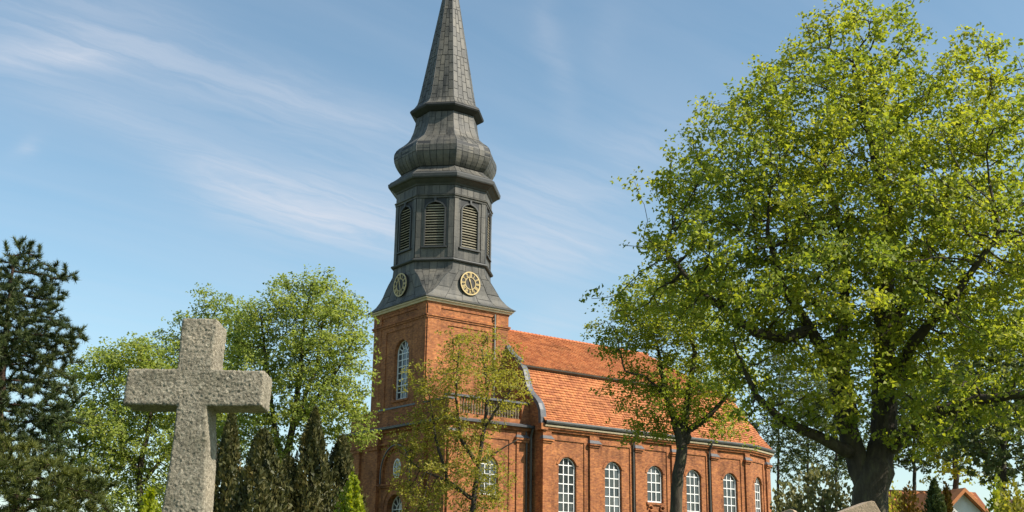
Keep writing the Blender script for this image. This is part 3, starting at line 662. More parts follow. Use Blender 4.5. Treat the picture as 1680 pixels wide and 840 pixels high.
# south side of the lower stage: pilasters and panel
for (a, b, dd) in ((0.002, 0.85, 0.14), (5.25, 6.1, 0.14)):
    mb = MB(); S_L.box(mb, a, b, 0.6, 10.5, 0.0, dd); mb.build('pilaster', 'brick_trim', church)
    mb = MB(); S_L.box(mb, a-0.08, b+0.08, 10.5, 10.66, 0.0, dd+0.09); S_L.box(mb, a-0.14, b+0.14, 10.661, 10.8, 0.0, dd+0.16); mb.build('pilaster_cap', 'brick_trim', church)
    mb = MB(); mb.box8([S_L.p(a-0.16, 10.8, dd+0.18), S_L.p(b+0.16, 10.8, dd+0.18), S_L.p(b+0.16, 10.8, 0), S_L.p(a-0.16, 10.8, 0), S_L.p(a, 10.98, dd), S_L.p(b, 10.98, dd), S_L.p(b, 10.98, 0), S_L.p(a, 10.98, 0)]); mb.build('cap_flashing', 'coping_lead', church)
    mb = MB(); S_L.box(mb, a, b, 10.981, 11.24, 0.0, dd-0.01); mb.build('pilaster_head', 'brick_trim', church)
mb = MB(); S_L.box(mb, 0.851, 1.4, 0.6, 10.6, 0.0, 0.06); S_L.box(mb, 4.7, 5.249, 0.6, 10.6, 0.0, 0.06); S_L.box(mb, 0.851, 5.249, 10.601, 11.22, 0.0, 0.06); mb.build('panel_border', 'brick_trim', church)

# ---- nave
YN = -3.77; XE = 26.0; c20 = R(20)
NP = [(W, YN), (XE, YN), (XE+4*math.cos(c20), YN+4*math.sin(c20)), (31.5, 0.8), (31.5, 5.7)]
NP += [(NP[2][0], 2*HW-NP[2][1]), (XE, 2*HW-YN), (W, 2*HW-YN)]
ZE = 11.35
S_N = Frame(NP[0], 0); LN = XE-W
wins = [(2.2, 3.2), (6.16, 3.2), (10.0, 7.25), (13.75, 3.2), (17.48, 3.2)]
opens = [(u, 1.5, s_, 9.22, 0.52) for u, s_ in wins]+[(10.0, 1.7, 0.2, 5.2, 0.6)]
opens2 = [o_ for o_ in opens if not (o_[0] == 10.0)]
# bay with the side door is split in two storeys so that both openings are real
mb = wall(S_N, 0, 8.6, 0, ZE, [o_ for o_ in opens2 if o_[0] < 8.6], 0.28)
for part_ in (wall(S_N, 8.6, 11.4, 6.4, ZE, [opens[2]], 0.28), wall(S_N, 8.6, 11.4, 0, 6.4, [opens[5]], 0.28), wall(S_N, 11.4, LN, 0, ZE, [o_ for o_ in opens2 if o_[0] > 11.4], 0.28)):
    i = len(mb.v); mb.v += part_.v; mb.f += [tuple(i+k for k in f) for f in part_.f]
mb.build('nave_wall', 'brick', church)
for u, s_ in wins:
    rows = 10 if s_ < 5 else 3
    window(church, S_N, u, 1.42, s_+0.02, 9.22, 0.48, 3, rows, d=-0.22, bar=0.065, frame=0.085)
    arch_ring(S_N, u, 1.5, 9.22, 0.52, 0.2, 0.0, 0.045).build('window_arch', 'brick_trim', church)
    mb = MB(); S_N.box(mb, u-0.85, u+0.85, s_-0.16, s_-0.01, 0.001, 0.1); mb.build('window_sill', 'brick_trim', church)
mb = MB(); S_N.box(mb, 9.16, 10.84, 0.2, 5.8, -0.27, -0.22); mb.build('side_door', 'door_wood', church)
mb = MB(); S_N.box(mb, 8.95, 11.05, 6.2, 6.34, 0.001, 0.2); S_N.box(mb, 9.05, 10.95, 6.06, 6.2, 0.0, 0.12); mb.build('door_moulding', 'brick_trim', church)
for s in (-1, 1):
    mb = MB(); tube(mb, [S_N.p(10+s*(0.55+0.18*math.cos(t_)), 6.86+0.17*math.sin(t_), 0.07) for t_ in [i*PI/6 for i in range(11)]], 0.07, 6)
    mb.build('cartouche', 'brick_trim', church)
PIL = [(0.0, 0.7), (3.95, 4.75), (8.0, 8.6), (11.45, 12.1), (15.35, 16.0), (18.95, 19.45)]
def nave_bay(fr, a, b):
    mb = MB(); fr.box(mb, a, a+0.38, 0.6, 10.75, 0.0, 0.07); fr.box(mb, b-0.38, b, 0.6, 10.75, 0.0, 0.07); fr.box(mb, a, b, 10.751, 11.2, 0.0, 0.07); mb.build('panel_border', 'brick_trim', church)
def nave_pil(fr, a, b):
    dd = 0.2
    mb = MB(); fr.box(mb, a+0.001, b, 0.6, 10.5, 0.0, dd); mb.build('pilaster', 'brick_trim', church)
    mb = MB(); fr.box(mb, a-0.05, b+0.05, 10.5, 10.62, 0.0, dd+0.07); fr.box(mb, a-0.10, b+0.10, 10.621, 10.74, 0.0, dd+0.15); mb.build('pilaster_cap', 'brick_trim', church)
    mb = MB(); mb.box8([fr.p(a-0.13, 10.742, dd+0.17), fr.p(b+0.13, 10.742, dd+0.17), fr.p(b+0.13, 10.742, 0), fr.p(a-0.13, 10.742, 0), fr.p(a, 10.96, dd), fr.p(b, 10.96, dd), fr.p(b, 10.96, 0), fr.p(a, 10.96, 0)]); mb.build('cap_flashing', 'coping_lead', church)
    mb = MB(); fr.box(mb, a+0.001, b, 10.961, 11.25, 0.0, dd); mb.build('pilaster_head', 'brick_trim', church)
for p in PIL: nave_pil(S_N, *p)
for (p, q) in zip(PIL[:-1], PIL[1:]): nave_bay(S_N, p[1]+0.001, q[0]-0.001)
S_C = Frame(NP[1], c20)
mb = wall(S_C, 0, 4.0, 0, ZE, [(1.75, 1.4, 3.2, 9.22, 0.52)], 0.28); mb.build('apse_wall', 'brick', church)
window(church, S_C, 1.75, 1.32, 3.22, 9.22, 0.48, 3, 10, d=-0.22, bar=0.065, frame=0.085)
arch_ring(S_C, 1.75, 1.4, 9.22, 0.52, 0.2, 0.0, 0.045).build('window_arch', 'brick_trim', church)
nave_bay(S_C, 0.1, 3.1); nave_pil(S_C, 3.1, 3.85)
for i in range(2, 7):
    a, b = NP[i], NP[i+1]; mb = MB(); mb.face([(*a, 0), (*b, 0), (*b, ZE), (*a, ZE)]); mb.build('apse_wall' if i < 5 else 'nave_wall', 'brick', church)
mb = MB(); mb.ring([[(*p, z) for p in ()] for z in ()]) if False else None

def offset_poly(d):
    """mitred offset of the open nave outline (d outward); the west ends keep X = W"""
    P = [np.array(p) for p in NP]; res = []
    for i, p in enumerate(P):
        def nrm(a, b): t_ = (b-a)/np.linalg.norm(b-a); return np.array([t_[1], -t_[0]])
        if i == 0: q = p+nrm(P[0], P[1])*d
        elif i == len(P)-1: q = p+nrm(P[-2], P[-1])*d
        else:
            n0, n1_ = nrm(P[i-1], p), nrm(p, P[i+1]); m_ = n0+n1_; q = p+m_*(d*2/(m_@m_))*1.0 if False else p+m_*(d/(1+n0@n1_))
        res.append(q)
    return res
def eave_sweep(prof, name, mat):
    mb = MB(); mb.grid([[(*q, z) for q in offset_poly(d)] for d, z in prof]); return mb.build(name, mat, church)
eave_sweep([(0.0, 11.2), (0.22, 11.24), (0.24, 11.36), (0.34, 11.40), (0.36, 11.5)], 'cornice_base', 'brick_trim')
eave_sweep([(0.3, 11.5), (0.42, 11.52), (0.46, 11.62), (0.36, 11.66)], 'cornice', 'cream_paint')
eave_sweep([(0.36, 11.66), (0.44, 11.64), (0.54, 11.70), (0.58, 11.80), (0.56, 11.9), (0.50, 11.9), (0.46, 11.78), (0.3, 11.84)], 'gutter', 'gutter')
# roof: eave line, break line, ridge
EV = offset_poly(0.40); ZV = 11.84
BK = offset_poly(-2.25); ZB = 15.62
BU = offset_poly(-2.02); ZU = 15.80
RX = 22.5; ZRG = 19.26
ridge = [(W, HW, ZRG), (RX, HW, ZRG)]
MIDF = 0.22
def lower_pt(i, f, s):
    """point on lower slope of edge i: f along, s 0..1 up, with a bell-cast foot"""
    a = EV[i]*(1-f)+EV[i+1]*f; b = BK[i]*(1-f)+BK[i+1]*f
    z = ZV+(ZB-ZV)*s - 0.22*math.sin(PI*s)*(1-s)
    p = a*(1-s)+b*s; return np.array([p[0], p[1], z])
def upper_pt(i, f, s):
    a = BU[i]*(1-f)+BU[i+1]*f
    if i == 0: b = np.array(ridge[0])*(1-f)+np.array(ridge[1])*f
    elif i == 6: b = np.array(ridge[1])*(1-f)+np.array(ridge[0])*f
    else: b = np.array(ridge[1])
    p = np.array([a[0], a[1], ZU])*(1-s)+b*s; return p-np.array([0, 0, 0.10*math.sin(PI*s)])
mbL = MB(); mbU = MB()
for i in range(7):
    mbL.grid([[lower_pt(i, f/4, s/8) for f in range(5)] for s in range(9)])
    mbU.grid([[upper_pt(i, f/4, s/8) for f in range(5)] for s in range(9)])
rl = mbL.build('lower_roof', 'tile_base', church); ru = mbU.build('upper_roof', 'tile_base', church)
def tile_field(fn, edges, pitch, wid, prof, lift, parent, name, seed):
    rnd = random.Random(seed); mb = MB()
    for i in edges:
        sl = np.linalg.norm(fn(i, 0.5, 1)-fn(i, 0.5, 0)); nr = max(1, round(sl/pitch))
        for r in range(nr):
            s0, s1 = r/nr, min(1.0, (r+1.28)/nr)
            A, B = fn(i, 0, s0), fn(i, 1, s0); ln = np.linalg.norm(B-A)
            if ln < wid: continue
            nt_ = max(1, round(ln/wid)); off = 0.0
            e_ = (B-A)/ln; up = fn(i, 0.5, s1)-fn(i, 0.5, s0); nn = np.cross(e_, up); nn /= np.linalg.norm(nn)
            if nn[2] < 0: nn = -nn
            wav = rnd.uniform(-0.006, 0.006)
            for c in range(nt_):
                f0, f1 = (c+0.02)/nt_, (c+0.98)/nt_
                j = rnd.uniform(-0.012, 0.014)+wav; dz = rnd.uniform(-0.014, 0.014)/sl
                top_, bot, low = [], [], []
                for (x, h) in prof:
                    f = f0+(f1-f0)*x
                    bot.append(fn(i, f, max(0, s0+dz))+nn*(lift+h+j)); top_.append(fn(i, f, s1)+nn*(0.008+h*0.6)); low.append(fn(i, f, max(0, s0+dz))+nn*(h*0.5-0.005))
                mb.grid([low, bot, top_])
    o_ = mb.build(name, 'tile', parent); o_['kind'] = 'stuff'; return o_
PAN = [(0, 0.0), (0.2, 0.045), (0.45, 0.05), (0.68, 0.005), (1.0, 0.0)]
tile_field(lower_pt, (0, 1), 0.235, 0.25, [(0, 0.0), (0.25, 0.022), (0.75, 0.022), (1, 0.0)], 0.062, rl, 'roof_tiles', 3)
tile_field(upper_pt, (0, 1), 0.30, 0.24, PAN, 0.05, ru, 'roof_tiles', 4)
# ridge tiles, one by one
for i in range(46):
    x = W+0.1+i*0.35; mb = MB()
    mb.ring([[(x+dx, HW+0.15*math.cos(t_)*sc, ZRG-0.03+0.15*math.sin(t_)*sc) for t_ in [PI*k/6 for k in range(7)]]+[(x+dx, HW, ZRG-0.12)] for dx, sc in ((0, 1.0), (0.37, 0.84))], True, True)
    mb.build('ridge_tile', 'tile_ridge', ru)
# boarded eaves under the upper slope
mb = MB()
mb.grid([[(*q, z) for q in offset_poly(d)] for d, z in ((-2.30, 15.55), (-2.0, 15.72), (-1.98, 15.80), (-2.10, 15.86))]); mb.build('break_eaves', 'dark_pipe', ru)
# curved west gable with lead coping
gp = [(-3.86, 11.62), (-3.86, 12.1), (-3.80, 12.55), (-3.62, 12.95), (-3.30, 13.3), (-2.92, 13.58), (-2.62, 13.86), (-2.40, 14.2), (-2.24, 14.6), (-2.12, 15.0), (-1.98, 15.35), (-1.78, 15.62), (-1.46, 15.85), (-1.52, 16.02), (-1.18, 16.28), (-0.80, 16.52), (-0.40, 16.86), (0.0, 17.24), (0.4, 17.62)]
mb = MB()
for (p, q) in zip(gp[:-1], gp[1:]): mb.face([(W-0.12, p[0], p[1]), (W-0.12, q[0], q[1]), (W-0.12, HW, q[1]), (W-0.12, HW, p[1])])
mb.build('gable_wall', 'brick', church)
mb = MB(); mir = lambda y: 2*HW-y
for (p, q) in zip(gp[:-1], gp[1:]): mb.face([(W-0.12, mir(p[0]), p[1]), (W-0.12, mir(q[0]), q[1]), (W-0.12, HW, q[1]), (W-0.12, HW, p[1])])
mb.build('gable_wall', 'brick', church)
def coping(pts, name):
    mb = MB(); P = np.array(pts); loops = []
    for i in range(len(P)):
        t_ = P[min(i+1, len(P)-1)]-P[max(i-1, 0)]; t_ = t_/np.linalg.norm(t_); nn = np.array([-t_[1], t_[0]])
        if nn[0]*( -1 if P[0][0] < HW else 1) < 0: nn = -nn
        a, b_ = P[i]-nn*0.12, P[i]+nn*0.12
        loops.append([(W-0.2, *a), (W-0.2, *b_), (W+0.04, *(b_+nn*0.03)), (W+0.26, *b_), (W+0.26, *a)])
    mb.ring(loops, True, True); return mb.build(name, 'coping_lead', church)
mb = MB(); mb.box(W-0.26, W+0.3, -4.12, -3.5, 11.3, 11.72); mb.build('kneeler', 'brick_trim', church)
coping(gp[:13], 'gable_coping'); coping(gp[13:], 'gable_coping')
coping([(mir(y), z) for y, z in gp], 'gable_coping')
# rain pipes
mb = MB(); tube(mb, [(6.28, YN+0.55, 11.4), (6.25, YN+0.72, 10.9), (6.25, YN+0.72, 0.2)], 0.085, 8)
tube(mb, [(6.0, YN+0.95, 11.3), (6.0, YN+0.86, 10.6), (6.0, YN+0.86, 0.2)], 0.06, 8); mb.build('rain_pipe', 'dark_pipe', church)
for u in (7.86, 15.2):
    mb = MB(); tube(mb, [S_N.p(u, 11.75, 0.5), S_N.p(u, 11.45, 0.42), S_N.p(u, 11.1, 0.2), S_N.p(u, 10.7, 0.15), S_N.p(u, 0.2, 0.15)], 0.07, 8); mb.build('rain_pipe', 'dark_pipe', church)
print('lead sheets as parts', SHEET_COUNT[0])

# ================================================================== STONE CROSS
def make_cross():
    D = 7.0; base = at(322, 640, D); x0, y0 = base[0], base[1]
    to_cam = math.atan2(CAM[1]-y0, CAM[0]-x0); fz = to_cam-R(12.5)      # facing a little left of the camera
    root = empty('stone_cross', (x0, y0, 0), fz+PI/2)       # local -Y faces the viewer, +X to the right
    # local: +X along the arms
    Z = lambda v: (at(328, v, D))[2]
    zt, za1, za0 = Z(531), Z(613), Z(672)
    out_ = [(-0.13, 1.5), (0.128, 1.5), (0.126, 2.0), (0.122, 2.25), (0.115, 2.45), (0.10, za0-0.04), (0.095, za0), (0.405, za0+0.005), (0.41, za1), (0.11, za1+0.0), (0.12, zt-0.03), (0.115, zt), (-0.085, zt), (-0.085, za1), (-0.365, za1-0.005), (-0.37, za0), (-0.07, za0), (-0.075, 2.45), (-0.09, 2.2), (-0.115, 1.9)]
    bm = bmesh.new(); th = 0.145
    vs = [bm.verts.new((x, -th, z)) for x, z in out_]; f = bm.faces.new(vs)
    r_ = bmesh.ops.extrude_face_region(bm, geom=[f]); bmesh.ops.translate(bm, vec=(0, 2*th, 0), verts=[g for g in r_['geom'] if isinstance(g, bmesh.types.BMVert)])
    bmesh.ops.recalc_face_normals(bm, faces=bm.faces[:]); me = bpy.data.meshes.new('shaft'); bm.to_mesh(me); bm.free()
    o_ = link('cross_body', me, 'granite', root)
    mo = o_.modifiers.new('bev', 'BEVEL'); mo.width = 0.009; mo.segments = 2
    mo = o_.modifiers.new('re', 'REMESH'); mo.mode = 'VOXEL'; mo.voxel_size = 0.0052; mo.use_smooth_shade = True
    for nm, sz, st in (('chip', 0.12, 0.005), ('grain', 0.014, 0.0095), ('pit', 0.008, 0.006)):
        tx = bpy.data.textures.new(nm, 'CLOUDS'); tx.noise_scale = sz; tx.noise_depth = 2
        mo = o_.modifiers.new(nm, 'DISPLACE'); mo.texture = tx; mo.strength = st; mo.mid_level = 0.5; mo.texture_coords = 'LOCAL'
    mb = MB(); mb.ring([[(-a, -b_, z), (a, -b_, z), (a, b_, z), (-a, b_, z)] for a, b_, z in ((0.42, 0.36, 0), (0.42, 0.36, 0.5), (0.36, 0.30, 0.56), (0.32, 0.27, 1.42), (0.26, 0.22, 1.52))], False, True)
    mb.build('plinth', 'granite', root)
    tag(root, 'weathered pitted granite cross standing tall before the trees', 'cross')
make_cross()

# gravestones whose tops just enter the picture
def gravestone(u, v, D, w, slopes, th, rz, label):
    p = at(u, v, D); root = empty('gravestone', (p[0], p[1], 0), math.atan2(CAM[1]-p[1], CAM[0]-p[0])+PI/2+rz)
    h = p[2]; mb = MB(); a, b_ = slopes
    prof = [(-w, 0.25), (0.14, 0.25), (0.14, h-b_), (0.02, h-0.004), (-0.01, h), (-0.05, h-0.012), (-w, h-a)]
    mb.ring([[(x, -th, z) for x, z in prof], [(x, th, z) for x, z in prof]], True, True)
    o_ = mb.build('slab', 'sandstone', root); mo = o_.modifiers.new('bev', 'BEVEL'); mo.width = 0.006; mo.segments = 2
    mb = MB(); mb.ring([[(-a_, -c_, z), (a_, -c_, z), (a_, c_, z), (-a_, c_, z)] for a_, c_, z in ((w+0.12, th+0.14, 0), (w+0.12, th+0.14, 0.24), (w+0.05, th+0.06, 0.3))], False, True); mb.build('footing', 'sandstone', root)
    tag(root, label, 'gravestone')
gravestone(1424, 823, 12, 0.34, (0.12, 0.22), 0.12, R(20), 'tan sandstone gravestone top with pointed edge below the forked trunk of the huge tree')
gravestone(1300, 836, 14, 0.30, (0.10, 0.14), 0.10, R(-10), 'small tan gravestone tip at the lower edge below the thin trunks')

# ================================================================== TREES
def fast_mesh(name, verts, nper):
    """verts (N*nper, 3): N polygons of nper corners each"""
    me = bpy.data.meshes.new(name); nv = len(verts); nf = nv//nper
    me.vertices.add(nv); me.vertices.foreach_set('co', np.ascontiguousarray(verts, dtype=np.float32).ravel())
    me.loops.add(nv); me.loops.foreach_set('vertex_index', np.arange(nv, dtype=np.int32))
    me.polygons.add(nf); me.polygons.foreach_set('loop_start', np.arange(0, nv, nper, dtype=np.int32))
    me.update(calc_edges=True); me.validate(); return me

def unit(a): return a/np.maximum(1e-9, np.linalg.norm(a, axis=1, keepdims=True))
def leaf_cloud(rng, ctr, size, up=0.5, aspect=0.62, fold=0.2, outward=None, droop=0.0):
    n_ = len(ctr); nr = unit(rng.normal(size=(n_, 3))+np.array([0, 0, up*2.0])+(0 if outward is None else outward*0.9))
    ax = rng.normal(size=(n_, 3)); ax[:, 2] -= droop; ax = unit(ax-nr*np.sum(ax*nr, axis=1, keepdims=True)); sd_ = np.cross(nr, ax)
    s = (size*rng.uniform(0.5, 1.45, n_))[:, None]
    v = np.empty((n_, 4, 3)); v[:, 0] = ctr-ax*s*0.5; v[:, 2] = ctr+ax*s*0.5+nr*s*-0.08
    v[:, 1] = ctr+sd_*s*aspect*0.5+nr*s*fold; v[:, 3] = ctr-sd_*s*aspect*0.5+nr*s*fold
    return v.reshape(-1, 3)

def clumps_in(rng, blobs, n_c, gap):
    """clump centres spread through a union of ellipsoids, favouring the outside"""
    vol = np.array([b[1][0]*b[1][1]*b[1][2] for b in blobs]); vol = vol/vol.sum(); res = []; tries = 0
    while len(res) < n_c and tries < n_c*60:
        tries += 1; b = blobs[rng.choice(len(blobs), p=vol)]
        d = rng.normal(size=3); d /= np.linalg.norm(d); r = rng.uniform(0.12, 1.0)**0.42
        p = np.array(b[0])+d*r*np.array(b[1])
        if all(np.linalg.norm(p-q) > gap for q in res): res.append(p)
    return np.array(res)

def grow(rng, limbs, attr, step, kill, maxit=140, jit=0.12):
    """space colonisation from ready-made limbs; returns positions, parents, fixed radii (0 = free)"""
    pos, par, rad = [], [], []
    for (pts, r0, r1) in limbs:
        P = [np.array(p, float) for p in pts]
        prev = -1
        if pos:
            d = np.linalg.norm(np.array(pos)-P[0], axis=1); prev = int(d.argmin())
        seg = [np.linalg.norm(b-a) for a, b in zip(P[:-1], P[1:])]; tot = sum(seg); run = 0
        if prev < 0: pos.append(P[0]); par.append(-1); rad.append(r0); prev = 0
        for a, b, l_ in zip(P[:-1], P[1:], seg):
            k = max(1, int(l_/step))
            for i in range(1, k+1):
                run_ = (run+l_*i/k)/tot; q = a+(b-a)*i/k+rng.normal(size=3)*step*0.05
                pos.append(q); par.append(prev); rad.append(r0+(r1-r0)*run_); prev = len(pos)-1
            run += l_
    pos = [np.asarray(p) for p in pos]
    A = np.array(attr); P0 = np.array(pos); nd = np.full(len(A), 1e9); ni = np.zeros(len(A), int)
    def upd(P1, base):
        nonlocal nd, ni
        d = np.linalg.norm(A[:, None, :]-P1[None], axis=2); j = d.argmin(1); dm = d[np.arange(len(A)), j]; m_ = dm < nd
        nd = np.where(m_, dm, nd); ni = np.where(m_, base+j, ni)
    upd(P0, 0); alive = nd > kill; kidpos = {}
    for it in range(maxit):
        if not alive.any(): break
        idx = np.where(alive)[0]; own = ni[idx]; u_, inv = np.unique(own, return_inverse=True)
        dirs = unit(A[idx]-np.array([pos[i] for i in own])); sm = np.zeros((len(u_), 3)); np.add.at(sm, inv, dirs)
        sm = unit(unit(sm)+rng.normal(size=sm.shape)*jit)
        base = len(pos); new = np.array([pos[i] for i in u_])+sm*step
        keep = []
        for j, (i, q) in enumerate(zip(u_, new)):
            ks = kidpos.setdefault(int(i), [])
            if any(np.linalg.norm(q-x) < step*0.55 for x in ks): alive[idx[inv == j]] = False; continue
            ks.append(q); keep.append(q); pos.append(q); par.append(int(i)); rad.append(0.0)
        if not keep: break
        upd(np.array(keep), base); alive &= nd > kill
    return np.array(pos), np.array(par), np.array(rad)

def wood_mesh(name, pos, par, rad, tip=0.012, power=2.4, sides=(5, 8)):
    n_ = len(pos); acc = np.zeros(n_); kids = [[] for _ in range(n_)]
    for i in range(n_):
        if par[i] >= 0: kids[par[i]].append(i)
    r = np.zeros(n_)
    for i in range(n_-1, -1, -1):
        r[i] = rad[i] if rad[i] > 0 else (tip if not kids[i] else max(tip, acc[i]**(1/power)))
        if par[i] >= 0: acc[par[i]] += r[i]**power
    for i in range(n_):
        if par[i] >= 0 and rad[i] == 0: r[i] = min(r[i], r[par[i]]*0.9)
    mb = MB(); done = np.zeros(n_, bool)
    # chains follow the thickest child
    heads = [i for i in range(n_) if par[i] < 0]; stack = list(heads)
    while stack:
        h = stack.pop(); ch = [h] if par[h] < 0 else [par[h], h]; cur = h
        while kids[cur]:
            ks = sorted(kids[cur], key=lambda q: -r[q]); stack += ks[1:]; cur = ks[0]; ch.append(cur)
        if len(ch) < 2: continue
        rr = [r[c] for c in ch]
        if par[h] >= 0: rr[0] = min(rr[0], rr[1]*1.15)
        tube(mb, [pos[c] for c in ch], rr, 18 if rr[0] > 0.15 else sides[1] if rr[0] > 0.06 else sides[0] if rr[0] > 0.02 else 3, 0.045 if rr[0] > 0.12 else 0.0)
    return mb, r, kids

def tree(name, label, limbs, blobs, seed, n_clump=70, per=14, gap=0.8, crad=(0.8, 0.45), step=0.3, kill=0.35, leaf=0.12, k=40000, spread=0.24, mat='leaf_lime', bark='bark_dark', cat='tree', group=None, tip=0.011, up=0.5, rleaf=0.03, droop=0.0, flat=0.7, tuft=8, tr_=0.10):
    rng = np.random.default_rng(seed)
    cc = clumps_in(rng, blobs, n_clump, gap)
    attr = np.concatenate([c+np.clip(rng.normal(size=(per, 3)), -1.8, 1.8)*np.array([crad[0], crad[0], crad[1]])*0.55 for c in cc])
    attr = attr[attr[:, 2] > 0.8]
    pos, par, rad = grow(rng, limbs, attr, step, kill)
    root = empty(name, tuple(limbs[0][0][0][:2])+(0.0,)); off = np.array(root.location)
    pos = pos-off
    mb, r, kids = wood_mesh('trunk', pos, par, rad, tip)
    mb.build('trunk', bark, root, smooth=True)
    thin = np.where((rad == 0) & (r < rleaf))[0]; ends = np.array([i for i in thin if len(kids[i]) == 0])
    wgt = np.ones(len(thin)); wgt[np.isin(thin, ends)] = 2.5; tf = pos[rng.choice(thin, size=k//tuft, p=wgt/wgt.sum())]
    tf = tf+np.clip(rng.normal(size=tf.shape), -2.2, 2.2)*spread*np.array([1, 1, flat]); ctr = np.repeat(tf, tuft, axis=0)
    ctr = ctr+np.clip(rng.normal(size=ctr.shape), -1.8, 1.8)*tr_*np.array([1, 1, 0.7])
    mid = pos[thin].mean(0); outw = unit(ctr-mid)
    me = fast_mesh('crown', leaf_cloud(rng, ctr, leaf, up=up, outward=outw*0.6, droop=droop), 4)
    o_ = link('crown', me, mat, root); o_['kind'] = 'stuff'
    tag(root, label, cat, group)
    print(name, 'nodes', len(pos), 'leaves', len(ctr)); return root

def P(u, v, D): return tuple(at(u, v, D))
def G(u, D):  # foot of a tree on the ground below a picture column
    p = at(u, 835, D); return (p[0], p[1], 0.0)
def B(u, v, D, ru, rv, rd=None):
    s = D*1.03/FPX; h = ru*s; return (np.array(at(u, v, D)), (h, (rd or ru)*s, rv*s))

# huge tree on the right
D = 30
f0 = P(1425, 815, D)
tree('broadleaf_tree', 'huge spreading tree in yellow green leaf with thick dark forked trunk',
     [([G(1428, D), P(1427, 838, D), f0, P(1440, 770, D)], 0.52, 0.40),
      ([f0, P(1402, 740, D), P(1385, 690, 29.6), P(1365, 600, 29.3), P(1330, 540, 29), P(1290, 480, 28.8), P(1260, 390, 28.6)], 0.29, 0.05),
      ([P(1438, 775, D), P(1450, 720, 30.2), P(1452, 620, 30.4), P(1450, 520, 30.6), P(1460, 380, 30.8), P(1430, 240, 31), P(1405, 120, 31)], 0.34, 0.04),
      ([P(1398, 745, 29.8), P(1350, 720, 29.2), P(1285, 690, 28.6), P(1240, 650, 28.2), P(1215, 590, 28)], 0.16, 0.05),
      ([P(1452, 745, 30.2), P(1480, 715, 29.8), P(1530, 680, 29.4), P(1610, 655, 29), P(1680, 648, 28.8), P(1750, 620, 28.6)], 0.19, 0.06),
      ([P(1395, 700, 29.6), P(1380, 560, 30.5), P(1390, 420, 31.2), P(1350, 260, 31.6)], 0.20, 0.04),
      ([P(1330, 540, 29), P(1290, 555, 28.6), P(1240, 545, 28.2), P(1150, 480, 28), P(1090, 410, 28)], 0.15, 0.04),
      ([P(1452, 560, 30.5), P(1500, 470, 31), P(1545, 350, 31.4), P(1580, 250, 31.6)], 0.19, 0.05),
      ([P(1452, 640, 30.4), P(1500, 560, 29.2), P(1570, 480, 28.4), P(1640, 380, 28)], 0.16, 0.05),
      ([P(1450, 600, 30.4), P(1440, 500, 32), P(1470, 380, 33.5), P(1500, 280, 34)], 0.16, 0.05)],
     [B(1430, 240, 30.4, 235, 215, 210), B(1300, 370, 29.6, 245, 215, 210), B(1580, 360, 30, 230, 225, 210), B(1420, 500, 29.5, 330, 120, 220), B(1120, 385, 28.5, 100, 95, 90), B(1410, 90, 30.8, 125, 82, 110), B(1250, 190, 30, 110, 100, 110), B(1570, 170, 30.4, 110, 110, 110),
      B(1640, 600, 29, 140, 110, 120), B(1250, 560, 28.4, 120, 75, 90), B(1200, 300, 29, 90, 110, 90), B(1430, 610, 28.2, 150, 70, 80), B(1310, 630, 28, 90, 60, 70), B(1560, 670, 28.5, 120, 80, 80), B(1460, 650, 27.6, 70, 50, 50), B(1250, 650, 27.8, 60, 50, 50), B(1080, 480, 28.2, 70, 50, 60)],
     seed=11, n_clump=440, per=12, gap=0.68, crad=(0.82, 0.32), step=0.22, kill=0.27, leaf=0.115, k=97000, spread=0.17, tip=0.013, tuft=9, tr_=0.095, mat='leaf_lime', up=0.45)

# smaller maple before the nave
D = 52
f0 = P(1120, 735, D)
tree('broadleaf_tree', 'slender dark trunked tree with green crown standing before the nave windows',
     [([G(1104, D), P(1108, 838, D), P(1112, 780, D), f0], 0.30, 0.23),
      ([f0, P(1132, 705, D), P(1165, 682, D), P(1200, 640, D)], 0.2, 0.05),
      ([f0, P(1108, 690, D), P(1090, 640, D), P(1078, 560, D)], 0.22, 0.05),
      ([P(1116, 740, D), P(1128, 660, D), P(1140, 580, D), P(1120, 500, D)], 0.2, 0.05),
      ([P(1092, 650, D), P(1060, 618, 51.5), P(1025, 610, 51)], 0.09, 0.04)],
     [B(1110, 520, D, 105, 85, 100), B(1060, 540, D, 68, 70, 70), B(1150, 620, D, 80, 60, 80), B(1085, 640, D, 75, 45, 70), B(1185, 690, D, 40, 30, 40), B(1050, 700, D, 34, 26, 36)],
     seed=21, n_clump=120, per=11, gap=0.7, crad=(0.75, 0.42), step=0.26, kill=0.3, leaf=0.135, k=27000, spread=0.27, tr_=0.13, mat='leaf_green', rleaf=0.03)

# sparse young tree before the tower
D = 58
tree('young_tree', 'sparse olive leaved young tree growing in front of the tower base',
     [([G(772, D), P(775, 838, D), P(785, 760, D), P(795, 700, D), P(800, 640, D), P(790, 575, D)], 0.2, 0.04),
      ([P(785, 765, D), P(755, 720, D), P(748, 650, D), P(752, 585, D)], 0.11, 0.03),
      ([P(795, 700, D), P(830, 650, D), P(850, 625, D)], 0.08, 0.03),
      ([P(778, 820, D), P(735, 790, D), P(715, 720, D), P(705, 650, D)], 0.11, 0.03),
      ([P(735, 790, D), P(690, 770, D), P(655, 740, D)], 0.06, 0.02),
      ([P(786, 760, D), P(825, 735, D), P(850, 720, D)], 0.06, 0.025)],
     [B(770, 610, D, 85, 60, 80), B(720, 640, D, 60, 50, 60), B(820, 640, D, 45, 40, 50), B(715, 730, D, 60, 70, 60), B(700, 800, D, 55, 60, 50), B(780, 790, D, 60, 50, 60), B(760, 700, D, 60, 40, 60)],
     seed=31, n_clump=120, per=8, gap=0.7, crad=(0.6, 0.4), step=0.26, kill=0.32, leaf=0.115, k=21000, spread=0.27, tr_=0.11, mat='leaf_olive', bark='bark_grey', tip=0.012, rleaf=0.022)

